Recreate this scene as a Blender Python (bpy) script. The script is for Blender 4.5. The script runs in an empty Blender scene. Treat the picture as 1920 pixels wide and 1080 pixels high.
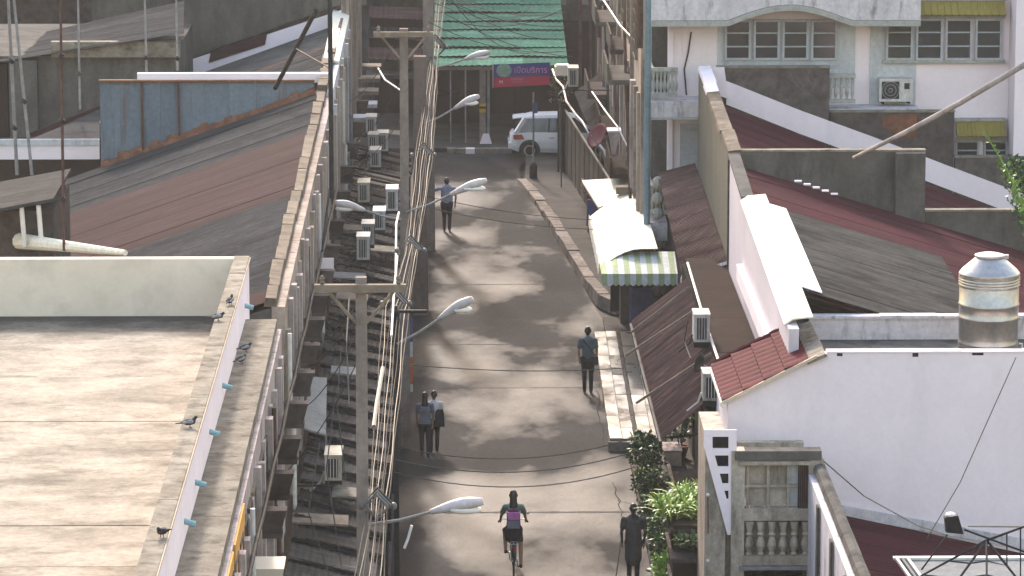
import bpy, bmesh, math, random
import numpy as np
from mathutils import Vector, Matrix
R = math.radians
random.seed(7)
SC = bpy.context.scene
COL = SC.collection

# ------------------------------------------------------------------ camera
F, CAMH = 7500.0, 20.5                      # focal length in photo pixels (1920 wide), eye height
TH = math.atan(1360 / F); YW = math.atan(110 * math.cos(TH) / F)
cd = bpy.data.cameras.new('camera'); cam = bpy.data.objects.new('camera', cd); COL.objects.link(cam)
cam.location = (0, 0, CAMH); cam.rotation_euler = (math.pi / 2 - TH, 0, -YW)
cd.sensor_width = 36; cd.lens = F / 1920 * 36; cd.clip_start = 1; cd.clip_end = 4000
SC.camera = cam

# ------------------------------------------------------------------ world and sun
SUN_EL, SUN_AZ = R(33), R(-10)            # low morning sun beyond the end of the street, a little to the left
W = bpy.data.worlds.new('World'); SC.world = W; W.use_nodes = True
nt = W.node_tree; bg = nt.nodes['Background']; bg.inputs[1].default_value = 0.15
sky = nt.nodes.new('ShaderNodeTexSky'); sky.sky_type = 'NISHITA'; sky.sun_disc = False
sky.sun_elevation = SUN_EL; sky.sun_rotation = SUN_AZ; sky.air_density = 2.2; sky.dust_density = 3.0; sky.ozone_density = 1.2
tint = nt.nodes.new('ShaderNodeMix'); tint.data_type = 'RGBA'; tint.blend_type = 'MULTIPLY'; tint.inputs[0].default_value = 1
tint.inputs[7].default_value = (1.0, .93, .98, 1)          # pinkish tint added to the sky light, the same over the whole sky
nt.links.new(sky.outputs[0], tint.inputs[6]); nt.links.new(tint.outputs[2], bg.inputs[0])
sl = bpy.data.lights.new('sun', 'SUN'); sl.energy = 2.0; sl.angle = R(5); sl.color = (1.0, 0.89, 0.81)
so = bpy.data.objects.new('sun', sl); COL.objects.link(so)
sdir = Vector((-math.sin(SUN_AZ) * math.cos(SUN_EL), -math.cos(SUN_AZ) * math.cos(SUN_EL), -math.sin(SUN_EL)))
so.rotation_euler = sdir.to_track_quat('-Z', 'Y').to_euler(); so.location = (0, 100, 60)
SC.view_settings.view_transform = 'Standard'; SC.view_settings.look = 'None'
SC.view_settings.gamma = 1; SC.view_settings.use_curve_mapping = False
SC.view_settings.exposure = 1.8
SC.cycles.max_bounces = 6; SC.cycles.diffuse_bounces = 3; SC.cycles.volume_bounces = 0

# ------------------------------------------------------------------ helpers
def at(u, v, x=None, y=None, z=None):
    """a point of the place on the plane x=, y= or z=, surveyed from the photograph"""
    ct, st, cy, sy = math.cos(TH), math.sin(TH), math.cos(YW), math.sin(YW)
    a, b = (u - 960) / F, (540 - v) / F
    d = (sy * ct + a * cy + b * sy * st, cy * ct - a * sy + b * cy * st, -st + b * ct)
    t = x / d[0] if x is not None else y / d[1] if y is not None else (z - CAMH) / d[2]
    return (t * d[0], t * d[1], CAMH + t * d[2])

def lerp(a, b, t): return tuple(a[i] + (b[i] - a[i]) * t for i in range(3))

class MB:
    def __init__(s): s.v = []; s.f = []; s.m = []
    def add(s, vs, fs, m=0):
        o = len(s.v); s.v += [tuple(p) for p in vs]; s.f += [tuple(i + o for i in f) for f in fs]; s.m += [m] * len(fs); return s
    def box(s, x0, x1, y0, y1, z0, z1, m=0):
        return s.add([(x0,y0,z0),(x1,y0,z0),(x1,y1,z0),(x0,y1,z0),(x0,y0,z1),(x1,y0,z1),(x1,y1,z1),(x0,y1,z1)],
                     [(0,3,2,1),(4,5,6,7),(0,1,5,4),(1,2,6,5),(2,3,7,6),(3,0,4,7)], m)
    def hexa(s, p, m=0):      # eight corners, bottom ring then top ring
        return s.add(p, [(0,3,2,1),(4,5,6,7),(0,1,5,4),(1,2,6,5),(2,3,7,6),(3,0,4,7)], m)
    def prism(s, poly, d, m=0):
        n = len(poly); a = [tuple(p) for p in poly]; b = [tuple(p[i] + d[i] for i in range(3)) for p in poly]
        return s.add(a + b, [tuple(range(n - 1, -1, -1)), tuple(range(n, 2 * n))] + [(i, (i + 1) % n, n + (i + 1) % n, n + i) for i in range(n)], m)
    def tube(s, pts, r, n=8, m=0, caps=True):
        pts = [Vector(p) for p in pts]; k = len(pts); rs = r if isinstance(r, (list, tuple)) else [r] * k
        vs = []; ref = None
        for i in range(k):
            t = (pts[min(i + 1, k - 1)] - pts[max(i - 1, 0)]).normalized()
            if ref is None: ref = Vector((0, 0, 1)) if abs(t.z) < .9 else Vector((1, 0, 0))
            a = (ref - t * ref.dot(t)).normalized(); ref = a; b = t.cross(a)
            vs += [tuple(pts[i] + (a * math.cos(2 * math.pi * j / n) + b * math.sin(2 * math.pi * j / n)) * rs[i]) for j in range(n)]
        fs = [(i * n + j, i * n + (j + 1) % n, (i + 1) * n + (j + 1) % n, (i + 1) * n + j) for i in range(k - 1) for j in range(n)]
        if caps: fs += [tuple(range(n - 1, -1, -1)), tuple((k - 1) * n + j for j in range(n))]
        return s.add(vs, fs, m)
    def bar(s, a, b, w, h=None, m=0):
        """square bar from a to b"""
        h = h or w; a = Vector(a); b = Vector(b); t = (b - a).normalized()
        u = (Vector((0, 0, 1)) if abs(t.z) < .95 else Vector((0, 1, 0))).cross(t).normalized(); q = t.cross(u)
        ring = [(-w/2,-h/2),(w/2,-h/2),(w/2,h/2),(-w/2,h/2)]
        return s.hexa([tuple(a + u*i + q*j) for i, j in ring] + [tuple(b + u*i + q*j) for i, j in ring], m)
    def lathe(s, prof, c, n=24, m=0):
        k = len(prof); vs = [(c[0] + r * math.cos(2*math.pi*j/n), c[1] + r * math.sin(2*math.pi*j/n), c[2] + z) for r, z in prof for j in range(n)]
        fs = [(i*n+j, i*n+(j+1)%n, (i+1)*n+(j+1)%n, (i+1)*n+j) for i in range(k-1) for j in range(n)]
        fs += [tuple(range(n-1,-1,-1)), tuple((k-1)*n+j for j in range(n))]
        return s.add(vs, fs, m)
    def ball(s, c, rx, ry=None, rz=None, n=12, k=8, m=0):
        ry = ry or rx; rz = rz or rx
        o0 = len(s.v); s.lathe([(max(1e-4, math.sin(math.pi*i/k)), -math.cos(math.pi*i/k)) for i in range(k+1)], (0,0,0), n, m)
        for i in range(o0, len(s.v)): x, y, z = s.v[i]; s.v[i] = (c[0]+x*rx, c[1]+y*ry, c[2]+z*rz)
        return s
    def grid(s, P, th, m=0):
        """solid sheet from a grid of points P[i][j], th = thickness vector"""
        a, b = len(P), len(P[0]); top = [p for r in P for p in r]; bot = [(p[0]+th[0], p[1]+th[1], p[2]+th[2]) for p in top]; N = a * b
        fs = []
        for i in range(a - 1):
            for j in range(b - 1):
                q = (i*b+j, (i+1)*b+j, (i+1)*b+j+1, i*b+j+1); fs.append(q); fs.append(tuple(N + x for x in reversed(q)))
        def edge(l):
            for x, y in zip(l, l[1:]): fs.append((y, x, N + x, N + y))
        edge([i*b for i in range(a)]); edge([(a-1)*b + j for j in range(b)])
        edge([i*b + b-1 for i in range(a-1, -1, -1)]); edge([j for j in range(b-1, -1, -1)])
        return s.add(top + bot, fs, m)
    def rot(s, c, axis, ang, start=0):
        M = Matrix.Rotation(ang, 3, axis); c = Vector(c)
        for i in range(start, len(s.v)): s.v[i] = tuple(M @ (Vector(s.v[i]) - c) + c)
        return s
    def build(s, name, mats, parent=None, label=None, cat=None, group=None, kind=None, smooth=False, loc=None):
        if not isinstance(mats, (list, tuple)): mats = [mats]
        if parent is not None:
            loc = parent.get('_w') or (0, 0, 0); loc = tuple(loc)
        elif loc is None:
            v = np.array(s.v); lo, hi = v.min(0), v.max(0); loc = ((lo[0]+hi[0])/2, (lo[1]+hi[1])/2, lo[2])
        me = bpy.data.meshes.new(name)
        me.from_pydata([(p[0]-loc[0], p[1]-loc[1], p[2]-loc[2]) for p in s.v], [], s.f)
        for q in mats: me.materials.append(q)
        me.polygons.foreach_set('material_index', s.m)
        if smooth: me.polygons.foreach_set('use_smooth', [True] * len(s.f))
        bm = bmesh.new(); bm.from_mesh(me); bmesh.ops.recalc_face_normals(bm, faces=bm.faces); bm.to_mesh(me); bm.free()
        o = bpy.data.objects.new(name, me); COL.objects.link(o)
        if parent is not None: o.parent = parent
        else: o.location = loc
        o['_w'] = loc
        tag(o, label, cat, group, kind)
        return o

def tag(o, label=None, cat=None, group=None, kind=None):
    for k, v in (('label', label), ('category', cat), ('group', group), ('kind', kind)):
        if v: o[k] = v
    return o

def thing(name, label, cat, loc, group=None):
    o = bpy.data.objects.new(name, None); COL.objects.link(o); o.location = loc; o['_w'] = tuple(loc); o.empty_display_size = .2
    return tag(o, label, cat, group)

def kids(o): return [c for c in KID.get(o.name, [])]
KID = {}
def dup(root, loc, label, rz=0, sc=None):
    """a copy of a thing with copies of its parts and sub-parts"""
    def cp(o, par):
        c = o.copy(); COL.objects.link(c)
        if par is not None: c.parent = par
        for ch in o.children: cp(ch, c)
        return c
    c = cp(root, None); c.location = loc; c.rotation_euler = (0, 0, rz); c['label'] = label; c['_w'] = tuple(loc)
    if sc: c.scale = (sc, sc, sc)
    return c

# ------------------------------------------------------------------ materials
def rgb(h):   # sRGB 0-255 triple to linear
    return tuple((c/255/12.92 if c/255 <= .04045 else ((c/255+.055)/1.055)**2.4) for c in h)
MATS = {}
def mat(name, c1, c2=None, sc=2.0, st=(1,1,1), rough=.85, metal=0, stain=None, ssc=1.0, sst=(1,1,1), samt=.5, bump=.15, bsc=None, vary=0.0, lo=.35, hi=.65, spec=.3, trans=0.0, emit=None, r2=None, slo=.5, wet=None, grime=.22, swd=.18, edge=None):
    """procedural surface: two tones by noise, an optional stain layer, relief, and a tint that differs per object"""
    m = bpy.data.materials.new(name); m.use_nodes = True; n = m.node_tree.nodes; L = m.node_tree.links; n.clear()
    out = n.new('ShaderNodeOutputMaterial'); b = n.new('ShaderNodeBsdfPrincipled'); L.new(b.outputs[0], out.inputs[0])
    tc = n.new('ShaderNodeTexCoord'); oi = n.new('ShaderNodeObjectInfo')
    off = n.new('ShaderNodeVectorMath'); off.operation = 'MULTIPLY_ADD'
    cmb = n.new('ShaderNodeCombineXYZ')
    for i in range(3): L.new(oi.outputs['Random'], cmb.inputs[i])
    L.new(cmb.outputs[0], off.inputs[0]); off.inputs[1].default_value = (37, 51, 23); L.new(tc.outputs['Object'], off.inputs[2])
    def noise(scale, stretch, detail=6, ro=.6):
        mp = n.new('ShaderNodeMapping'); mp.inputs['Scale'].default_value = stretch; L.new(off.outputs[0], mp.inputs[0])
        t = n.new('ShaderNodeTexNoise'); t.inputs['Scale'].default_value = scale; t.inputs['Detail'].default_value = detail; t.inputs['Roughness'].default_value = ro
        L.new(mp.outputs[0], t.inputs['Vector']); return t
    def ramp(src, a, z, ca, cz):
        r = n.new('ShaderNodeValToRGB'); r.color_ramp.elements[0].position = a; r.color_ramp.elements[1].position = z
        r.color_ramp.elements[0].color = (*ca, 1); r.color_ramp.elements[1].color = (*cz, 1); L.new(src, r.inputs[0]); return r
    c2 = c2 or tuple(x * .75 for x in c1)
    n1 = noise(sc, st); r1 = ramp(n1.outputs[0], lo, hi, c2, c1); col = r1.outputs[0]
    if stain:
        n2 = noise(ssc, sst, 8, .65); r2_ = ramp(n2.outputs[0], slo, slo + swd, (0,0,0), (samt,)*3)
        mx = n.new('ShaderNodeMix'); mx.data_type = 'RGBA'; L.new(r2_.outputs[0], mx.inputs[0]); L.new(col, mx.inputs[6]); mx.inputs[7].default_value = (*stain, 1); col = mx.outputs[2]
    if vary:
        h = n.new('ShaderNodeHueSaturation'); mr = n.new('ShaderNodeMapRange'); mr.inputs[3].default_value = 1 - vary; mr.inputs[4].default_value = 1 + vary
        L.new(oi.outputs['Random'], mr.inputs[0]); L.new(mr.outputs[0], h.inputs['Value']); L.new(col, h.inputs['Color']); col = h.outputs[0]
    if edge:                      # noisy band that darkens towards one end: (start, end, colour) along local y
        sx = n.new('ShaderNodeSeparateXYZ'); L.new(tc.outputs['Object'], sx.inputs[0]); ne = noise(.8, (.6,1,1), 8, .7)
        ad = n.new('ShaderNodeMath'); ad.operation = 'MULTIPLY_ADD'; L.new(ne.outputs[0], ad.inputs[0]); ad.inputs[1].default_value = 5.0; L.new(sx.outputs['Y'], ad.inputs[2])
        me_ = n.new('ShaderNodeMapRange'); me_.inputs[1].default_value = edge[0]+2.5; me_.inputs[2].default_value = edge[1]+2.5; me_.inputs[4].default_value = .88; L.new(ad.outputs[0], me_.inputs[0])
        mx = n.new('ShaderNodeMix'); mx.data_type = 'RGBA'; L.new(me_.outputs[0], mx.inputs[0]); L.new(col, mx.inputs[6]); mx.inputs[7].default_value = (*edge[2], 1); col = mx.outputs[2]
    if grime and bump:
        ng = noise(9, (1,1,1), 8, .75); rg_ = ramp(ng.outputs[0], .32, .68, (1-grime,)*3, (1+grime*.5,)*3)
        mx = n.new('ShaderNodeMix'); mx.data_type = 'RGBA'; mx.blend_type = 'MULTIPLY'; mx.inputs[0].default_value = 1; L.new(col, mx.inputs[6]); L.new(rg_.outputs[0], mx.inputs[7]); col = mx.outputs[2]
    L.new(col, b.inputs['Base Color'])
    b.inputs['Roughness'].default_value = rough; b.inputs['Metallic'].default_value = metal
    if r2 is not None:
        rr = ramp(n1.outputs[0], lo, hi, (r2,)*3, (rough,)*3); L.new(rr.outputs[0], b.inputs['Roughness'])
    spec = spec * .1 if rough > .58 else spec
    b.inputs['Specular IOR Level'].default_value = spec
    if wet:
        nw = noise(wet[2], wet[3], 5, .55); rw = ramp(nw.outputs[0], wet[4], wet[4]+.34, (wet[0],)*3, (wet[1],)*3); L.new(rw.outputs[0], b.inputs['Specular IOR Level'])
    if trans: b.inputs['Transmission Weight'].default_value = trans
    if emit: b.inputs['Emission Color'].default_value = (*emit, 1); b.inputs['Emission Strength'].default_value = 1
    if bump:
        n3 = noise(bsc or sc * 6, st, 5); bp = n.new('ShaderNodeBump'); bp.inputs['Strength'].default_value = bump; bp.inputs['Distance'].default_value = .02
        L.new(n3.outputs[0], bp.inputs['Height']); L.new(bp.outputs[0], b.inputs['Normal'])
    MATS[name] = m; return m

M = MATS
mat('asphalt', (.041,.040,.0395), (.027,.0265,.0265), sc=.30, st=(1,.7,1), rough=.56, wet=(.003,.17,.24,(1,.5,1),.47), stain=(.062,.060,.058), ssc=.33, sst=(1,.6,1), samt=.75, bump=.35, bsc=9, slo=.49, swd=.24, lo=.25, hi=.75, grime=.25)
mat('pavement', (0.077,0.07,0.0651), (0.049,0.0462,0.0434), sc=1.2, stain=(0.042,0.042,0.0385), ssc=2, samt=.6, rough=.75, spec=0.15)
mat('coping_mortar', (.17,.14,.11), (.105,.088,.07), sc=2.5, stain=(.06,.05,.042), ssc=3, samt=.7, vary=.18)
mat('kerb_concrete', (.25,.22,.195), (.15,.13,.115), sc=3, stain=(0.08,0.08,0.072), ssc=4, vary=.15, spec=0.15)
mat('earth', (.12,.11,.09), (.08,.075,.06), sc=.3)
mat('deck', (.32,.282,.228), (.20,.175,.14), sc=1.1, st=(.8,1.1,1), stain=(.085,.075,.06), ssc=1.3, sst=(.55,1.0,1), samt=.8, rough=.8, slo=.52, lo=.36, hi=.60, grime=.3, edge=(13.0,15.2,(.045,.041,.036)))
mat('deck_dark', (.21,.19,.16), (.055,.05,.043), sc=.9, st=(.6,1,1), stain=(.035,.032,.028), ssc=.9, sst=(.6,1.2,1), samt=.85, slo=.44)
mat('deck_rusty', (.32,.28,.225), (.19,.165,.13), sc=1.1, st=(.7,1,1), stain=(.085,.055,.032), ssc=.7, sst=(.6,1.0,1), samt=.9, slo=.50, lo=.36, hi=.60, grime=.3)
mat('old_concrete', (0.256,0.232,0.192), (0.16,0.14,0.112), sc=2.5, stain=(0.08,0.072,0.06), ssc=3, samt=.8, vary=.06, spec=0.15)
mat('dirty_concrete', (0.12,0.114,0.105), (0.072,0.069,0.063), sc=1.2, st=(1,1,.5), stain=(0.036,0.0348,0.033), ssc=1.2, sst=(1.5,1.5,.4), samt=.7, spec=0.1)
mat('dark_concrete', (.095,.080,.076), (.055,.047,.045), sc=3, stain=(0.024,0.024,0.021), ssc=4, samt=.6, vary=.35, spec=0.1)
mat('tower_concrete', (.42,.365,.30), (.30,.26,.21), sc=2, st=(1,1,.4), stain=(.10,.088,.072), ssc=2.4, sst=(1.6,1.6,.35), samt=.8, slo=.5, vary=.12, grime=.3)
mat('cream_plaster', (.66,.59,.49), (.60,.535,.44), sc=.7, stain=(.38,.36,.3), ssc=1.1, samt=.4, grime=.05)
mat('white_paint', (.78,.69,.725), (.72,.635,.67), sc=.5, stain=(.60,.53,.55), ssc=.8, sst=(1.4,1.4,.4), samt=.35, bump=.05, grime=.05)
mat('lilac_paint', (.54,.49,.53), (.50,.455,.49), sc=.5, stain=(.42,.38,.40), ssc=.8, sst=(1.4,1.4,.4), samt=.35, bump=.05, grime=.05)
mat('white_stained', (.60,.565,.59), (.48,.455,.475), sc=2, st=(1,1,.4), stain=(.10,.10,.10), ssc=2.2, sst=(2,2,.45), samt=.8, slo=.54)
mat('blue_white_paint', (.50,.52,.55), (.44,.46,.49), sc=1, stain=(.27,.27,.27), ssc=1.5, sst=(2,2,.3), samt=.5)
mat('pink_plaster', (.44,.375,.36), (.31,.265,.25), sc=1.5, st=(1,1,.35), stain=(0.136,0.119,0.1105), ssc=2, sst=(2,2,.25), samt=.7, vary=.12, spec=0.15)
mat('beige_plaster', (.40,.335,.285), (.28,.232,.195), sc=1.5, st=(1,1,.3), stain=(0.104,0.088,0.076), ssc=2, sst=(2,2,.25), samt=.7, vary=.15, spec=0.15)
mat('olive_plaster', (0.165,0.1537,0.1237), (0.1387,0.129,0.105), sc=.8, st=(1,1,.4), stain=(0.1125,0.1087,0.09), ssc=1.5, samt=.4, spec=0.15)
mat('orange_paint', (.62,.33,.10), (.55,.28,.09), sc=2, stain=(.6,.45,.3), ssc=2, samt=.3)
mat('fibro_roof', (.050,.049,.050), (.031,.031,.032), sc=1.1, st=(.35,1,1), stain=(.08,.079,.078), ssc=3.5, sst=(.5,1,1), samt=.5, vary=.14, rough=.9, spec=0.1)
mat('maroon_roof', (.042,.019,.022), (.029,.0135,.0155), sc=1.0, st=(.3,1.2,1), stain=(.052,.041,.04), ssc=1.6, sst=(.3,2,1), samt=.5, vary=.16, rough=.7, spec=0.12)
mat('red_roof', (.07,.019,.024), (.046,.014,.018), sc=.8, st=(.5,1,1), stain=(0.0525,0.035,0.035), ssc=1.2, sst=(.3,1.5,1), samt=.5, vary=.12, rough=.65, spec=0.12)
mat('grey_roof', (.075,.07,.063), (.035,.033,.030), sc=1.6, st=(.35,1,1), stain=(0.091,0.0845,0.07475), ssc=2.2, sst=(.4,1.4,1), samt=.6, vary=.12, rough=.9, spec=0.1)
mat('brown_sheet', (.052,.030,.029), (.030,.0185,.0185), sc=1.2, st=(.4,2,1), stain=(.15,.088,.072), ssc=1.6, sst=(.3,3.2,1), samt=.75, vary=.25, rough=.7, spec=.12, slo=.52)
mat('brown_rust', (.095,.056,.052), (.06,.038,.036), sc=1.2, st=(.4,2,1), stain=(.17,.115,.10), ssc=1.4, sst=(.4,3.5,1), samt=.7, vary=.16, rough=.7, slo=.52)
mat('rust', (.20,.085,.05), (.10,.05,.035), sc=3, stain=(.26,.14,.09), ssc=4, samt=.6)
mat('blue_sheet', (0.16,0.196,0.232), (0.12,0.152,0.188), sc=1.2, st=(1,1,.3), stain=(0.104,0.068,0.048), ssc=1.6, sst=(2.4,1,.22), samt=.85, vary=.08, rough=.6, slo=.56, spec=0.2)
mat('green_sheet', (.165,.315,.20), (.095,.20,.125), sc=1.2, st=(.3,1,1), stain=(.27,.40,.27), ssc=1.5, sst=(.4,2,1), samt=.7, vary=.2, rough=.7)
mat('red_tile', (.085,.013,.02), (.058,.010,.015), sc=3, stain=(0.056,0.02,0.02), ssc=4, samt=.5, vary=.12, rough=.65, spec=0.12)
mat('awning_cream', (0.702,0.666,0.558), (0.666,0.63,0.522), sc=1, bump=.05, rough=.7, spec=0.2)
mat('awning_green', (.33,.39,.23), (.29,.345,.20), sc=2, bump=.05, rough=.7, stain=(.25,.27,.18), ssc=3, samt=.4)
mat('awning_white', (.56,.57,.57), (.50,.51,.51), sc=2, bump=.05, rough=.7, stain=(.35,.35,.33), ssc=3, samt=.4)
mat('dark_awning', (0.045,0.042,0.0402), (0.021,0.0204,0.0204), sc=1.6, st=(.5,1.4,1), stain=(0.144,0.135,0.123), ssc=2.0, sst=(.7,2.5,1), samt=.7, vary=.5, slo=.58, spec=0.1)
mat('grey_sheet', (.24,.24,.23), (.18,.18,.175), sc=1.2, stain=(.12,.12,.11), ssc=2, samt=.4)
mat('pole_brown', (.15,.115,.10), (.10,.078,.07), sc=2, st=(1,1,.3), vary=.1)
mat('pole_concrete', (.24,.20,.175), (0.152,0.132,0.12), sc=2, st=(1,1,.3), stain=(0.088,0.08,0.072), ssc=3, samt=.5, vary=.1, spec=0.15)
mat('timber', (0.21,0.175,0.14), (0.14,0.1155,0.091), sc=3, vary=.1, spec=0.2)
mat('steel_pole', (.27,.265,.265), (.18,.177,.177), sc=4, rough=.6, vary=.12)
mat('dark_steel', (.035,.035,.038), (.02,.02,.022), sc=4, rough=.6)
mat('rusty_steel', (.11,.06,.05), (.06,.04,.035), sc=5, rough=.8)
mat('lamp_shell', (.50,.455,.455), (.43,.39,.39), sc=3, bump=.02, rough=.5, vary=.2, stain=(.25,.22,.2), ssc=4, samt=.4)
mat('lamp_glass', (.75,.72,.68), (.7,.68,.65), sc=3, bump=0, rough=.25, spec=.5)
mat('cable', (.040,.038,.037), (.025,.024,.023), sc=4, rough=.42, bump=0, spec=.32)
mat('dark_cable', (.05,.047,.045), (.035,.033,.033), sc=4, rough=.6, bump=0)
mat('pale_cable', (.13,.12,.118), (.09,.085,.082), sc=3, rough=.45, bump=0, spec=.35)
mat('ac_case', (.50,.49,.465), (.42,.41,.39), sc=3, bump=.03, rough=.6, vary=.22, stain=(.22,.19,.16), ssc=3, sst=(1.5,1.5,.5), samt=.6)
mat('ac_yellowed', (.43,.40,.33), (.36,.335,.28), sc=3, bump=.03, rough=.6, stain=(.18,.15,.11), ssc=3, sst=(1.5,1.5,.5), samt=.7)
mat('ac_grey', (.30,.30,.29), (.25,.25,.24), sc=3, bump=.03, rough=.6, stain=(.12,.11,.10), ssc=3, sst=(1.5,1.5,.5), samt=.7)
mat('ac_grille', (.045,.047,.05), (.03,.031,.033), sc=5, rough=.6)
mat('glass', (.035,.042,.046), (.02,.025,.028), sc=.8, bump=0, rough=.12, spec=.6)
mat('window_frame', (.42,.44,.475), (.36,.38,.41), sc=2, bump=.03, stain=(.25,.25,.25), ssc=3, samt=.4)
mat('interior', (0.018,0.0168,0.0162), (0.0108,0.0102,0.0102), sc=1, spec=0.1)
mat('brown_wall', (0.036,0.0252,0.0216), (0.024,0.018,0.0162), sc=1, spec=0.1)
mat('mustard', (.27,.22,.06), (.22,.18,.05), sc=2, vary=.1, rough=.6)
mat('teal_pipe', (.22,.40,.44), (.18,.34,.38), sc=3, rough=.5)
mat('blue_pipe', (.14,.21,.25), (.10,.16,.19), sc=2, rough=.5)
mat('steel_tank', (.40,.385,.37), (.34,.33,.315), sc=1.5, st=(1,1,.2), metal=.9, rough=.36, bump=.02, vary=0)
mat('moulding', (.42,.425,.40), (.29,.29,.265), sc=3, stain=(.08,.08,.072), ssc=3, samt=.65)
mat('dish_red', (.16,.028,.035), (.12,.02,.028), sc=3, rough=.5)
mat('banner_blue', (.03,.06,.20), (.045,.04,.17), sc=2, bump=0)
mat('banner_red', (.42,.03,.07), (.36,.025,.06), sc=2, bump=0)
mat('banner_pink', (.50,.22,.42), (.45,.18,.38), sc=4, bump=0)
mat('banner_white', (.72,.68,.68), (.66,.62,.62), sc=4, bump=0)
mat('banner_green', (.12,.24,.15), (.24,.32,.30), sc=6, bump=0)
mat('car_paint', (.70,.71,.73), (.68,.69,.71), sc=1, bump=0, rough=.25, spec=.6)
mat('car_glass', (.02,.022,.026), (.015,.017,.02), sc=1, bump=0, rough=.08, spec=.6)
mat('rubber', (.022,.022,.022), (.016,.016,.016), sc=8, rough=.85)
mat('alloy', (.42,.43,.44), (.36,.36,.37), sc=4, metal=.6, rough=.4, bump=0)
mat('tail_red', (.35,.02,.03), (.28,.02,.025), sc=4, bump=0, rough=.25)
mat('yellow_band', (.50,.33,.03), (.42,.28,.03), sc=4)
mat('black_paint', (.022,.022,.023), (.018,.018,.018), sc=4, rough=.6)
mat('leaf_dark', (.05,.105,.035), (.02,.05,.018), sc=2.5, bump=0, rough=.55, vary=.3)
mat('leaf_light', (.20,.34,.045), (.11,.22,.03), sc=2.5, bump=0, rough=.5, vary=.25)
mat('leaf_yellow', (.30,.38,.06), (.18,.26,.04), sc=2.5, bump=0, rough=.5, vary=.25)
mat('leaf_dry', (.10,.085,.045), (.05,.045,.025), sc=2.5, bump=0, rough=.6, vary=.2)
mat('bark', (.09,.07,.05), (.06,.045,.035), sc=6)
mat('pot_clay', (.20,.10,.07), (.15,.08,.055), sc=4)
mat('soil', (.05,.04,.03), (.03,.025,.02), sc=6)
mat('skin', (.28,.165,.115), (.25,.145,.10), sc=4, bump=0, rough=.6)
mat('hair', (.012,.010,.009), (.009,.008,.007), sc=9, st=(1,1,.2), bump=.1, rough=.5)
mat('shirt_teal', (.085,.125,.14), (.065,.10,.115), sc=4, rough=.9)
mat('shirt_blue', (.30,.34,.46), (.26,.30,.41), sc=4, rough=.9)
mat('shirt_green', (.13,.19,.17), (.11,.16,.145), sc=4, rough=.9)
mat('shirt_grey', (.13,.13,.15), (.10,.10,.115), sc=4, rough=.9)
mat('shirt_white', (.50,.49,.50), (.44,.43,.44), sc=4, rough=.9)
mat('cloth_black', (.022,.023,.027), (.016,.017,.02), sc=4, rough=.9)
mat('coat_grey', (.055,.055,.058), (.04,.04,.043), sc=4, rough=.95)
mat('shoe', (.03,.028,.028), (.02,.02,.02), sc=6, rough=.6)
mat('bag_pink', (.40,.13,.30), (.34,.11,.26), sc=4, rough=.8)
mat('bag_grey', (.15,.15,.19), (.12,.12,.155), sc=4, rough=.8)
mat('bag_purple', (.09,.025,.06), (.07,.02,.05), sc=4, rough=.8)
mat('feather', (.05,.052,.06), (.028,.03,.036), sc=9, rough=.7, vary=.3)
mat('feather_light', (.27,.28,.30), (.2,.21,.23), sc=9, rough=.7)
mat('beak', (.10,.09,.08), (.08,.07,.06), sc=9)
mat('bird_leg', (.28,.09,.07), (.22,.07,.06), sc=9)
mat('blue_cloth', (.07,.09,.22), (.05,.07,.17), sc=3, rough=.85)
mat('orange_cloth', (.50,.14,.06), (.42,.12,.05), sc=3, rough=.85)
mat('scooter_red', (.25,.03,.03), (.2,.025,.025), sc=3, rough=.35, bump=0)
mat('pvc', (.62,.60,.57), (.54,.52,.5), sc=3, rough=.5)
mat('wet_tile', (0.208,0.2,0.184), (0.128,0.124,0.116), sc=1.2, st=(1,.6,1), rough=.5, r2=.22, spec=0.3, stain=(0.12,0.12,0.104), ssc=2, samt=.6)
mat('shutter', (0.105,0.098,0.091), (0.07,0.0665,0.063), sc=1.5, st=(1,1,.3), rough=.6, vary=.2, spec=0.2)
mat('pale_wood', (.55,.45,.35), (.45,.36,.27), sc=4, vary=.1)

# ------------------------------------------------------------------ setting
MB().box(-900, 900, -250, 2600, -.35, -.25).build('ground', M['earth'], kind='structure')
road = MB().add([(-1.35,20,0),(4.05,20,0),(4.05,108,0),(2.2,134,0),(2.2,137.2,0),(60,139,0),(60,160,0),(-60,160,0),(-60,134,0),(-1.35,134,0)],
                [tuple(range(10))])
road.prism([(-1.35,20,-.3),(4.05,20,-.3),(4.05,134,-.3),(-1.35,134,-.3)], (0,0,.02))
road.build('road', M['asphalt'], kind='structure')
# expansion joints and wet seams across the lane, laid 4 mm over the road
mat('wet_seam', (.055,.051,.048), (.042,.039,.037), sc=3, st=(.5,2,1), rough=.7)
mat('seam_dark', (.03,.028,.027), (.045,.043,.04), sc=3)
for y, w, x0, x1, m in ((85.45,.16,-.6,3.9,'wet_seam'), (104.6,.05,-.8,4.0,'seam_dark'), (98.9,.04,-1,4.0,'seam_dark'), (113.6,.05,-.7,3.6,'seam_dark')):
    j = MB(); n = 22
    for i in range(n):
        a, b = x0+(x1-x0)*i/n, x0+(x1-x0)*(i+1)/n; k = random.uniform(.5,1.2)
        j.add([(a,y-w*k/2,.005),(b,y-w*k/2,.005),(b,y+w*k/2,.005),(a,y+w*k/2,.005)], [(0,1,2,3)])
    j.build('road_joint', M[m], kind='structure')

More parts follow.
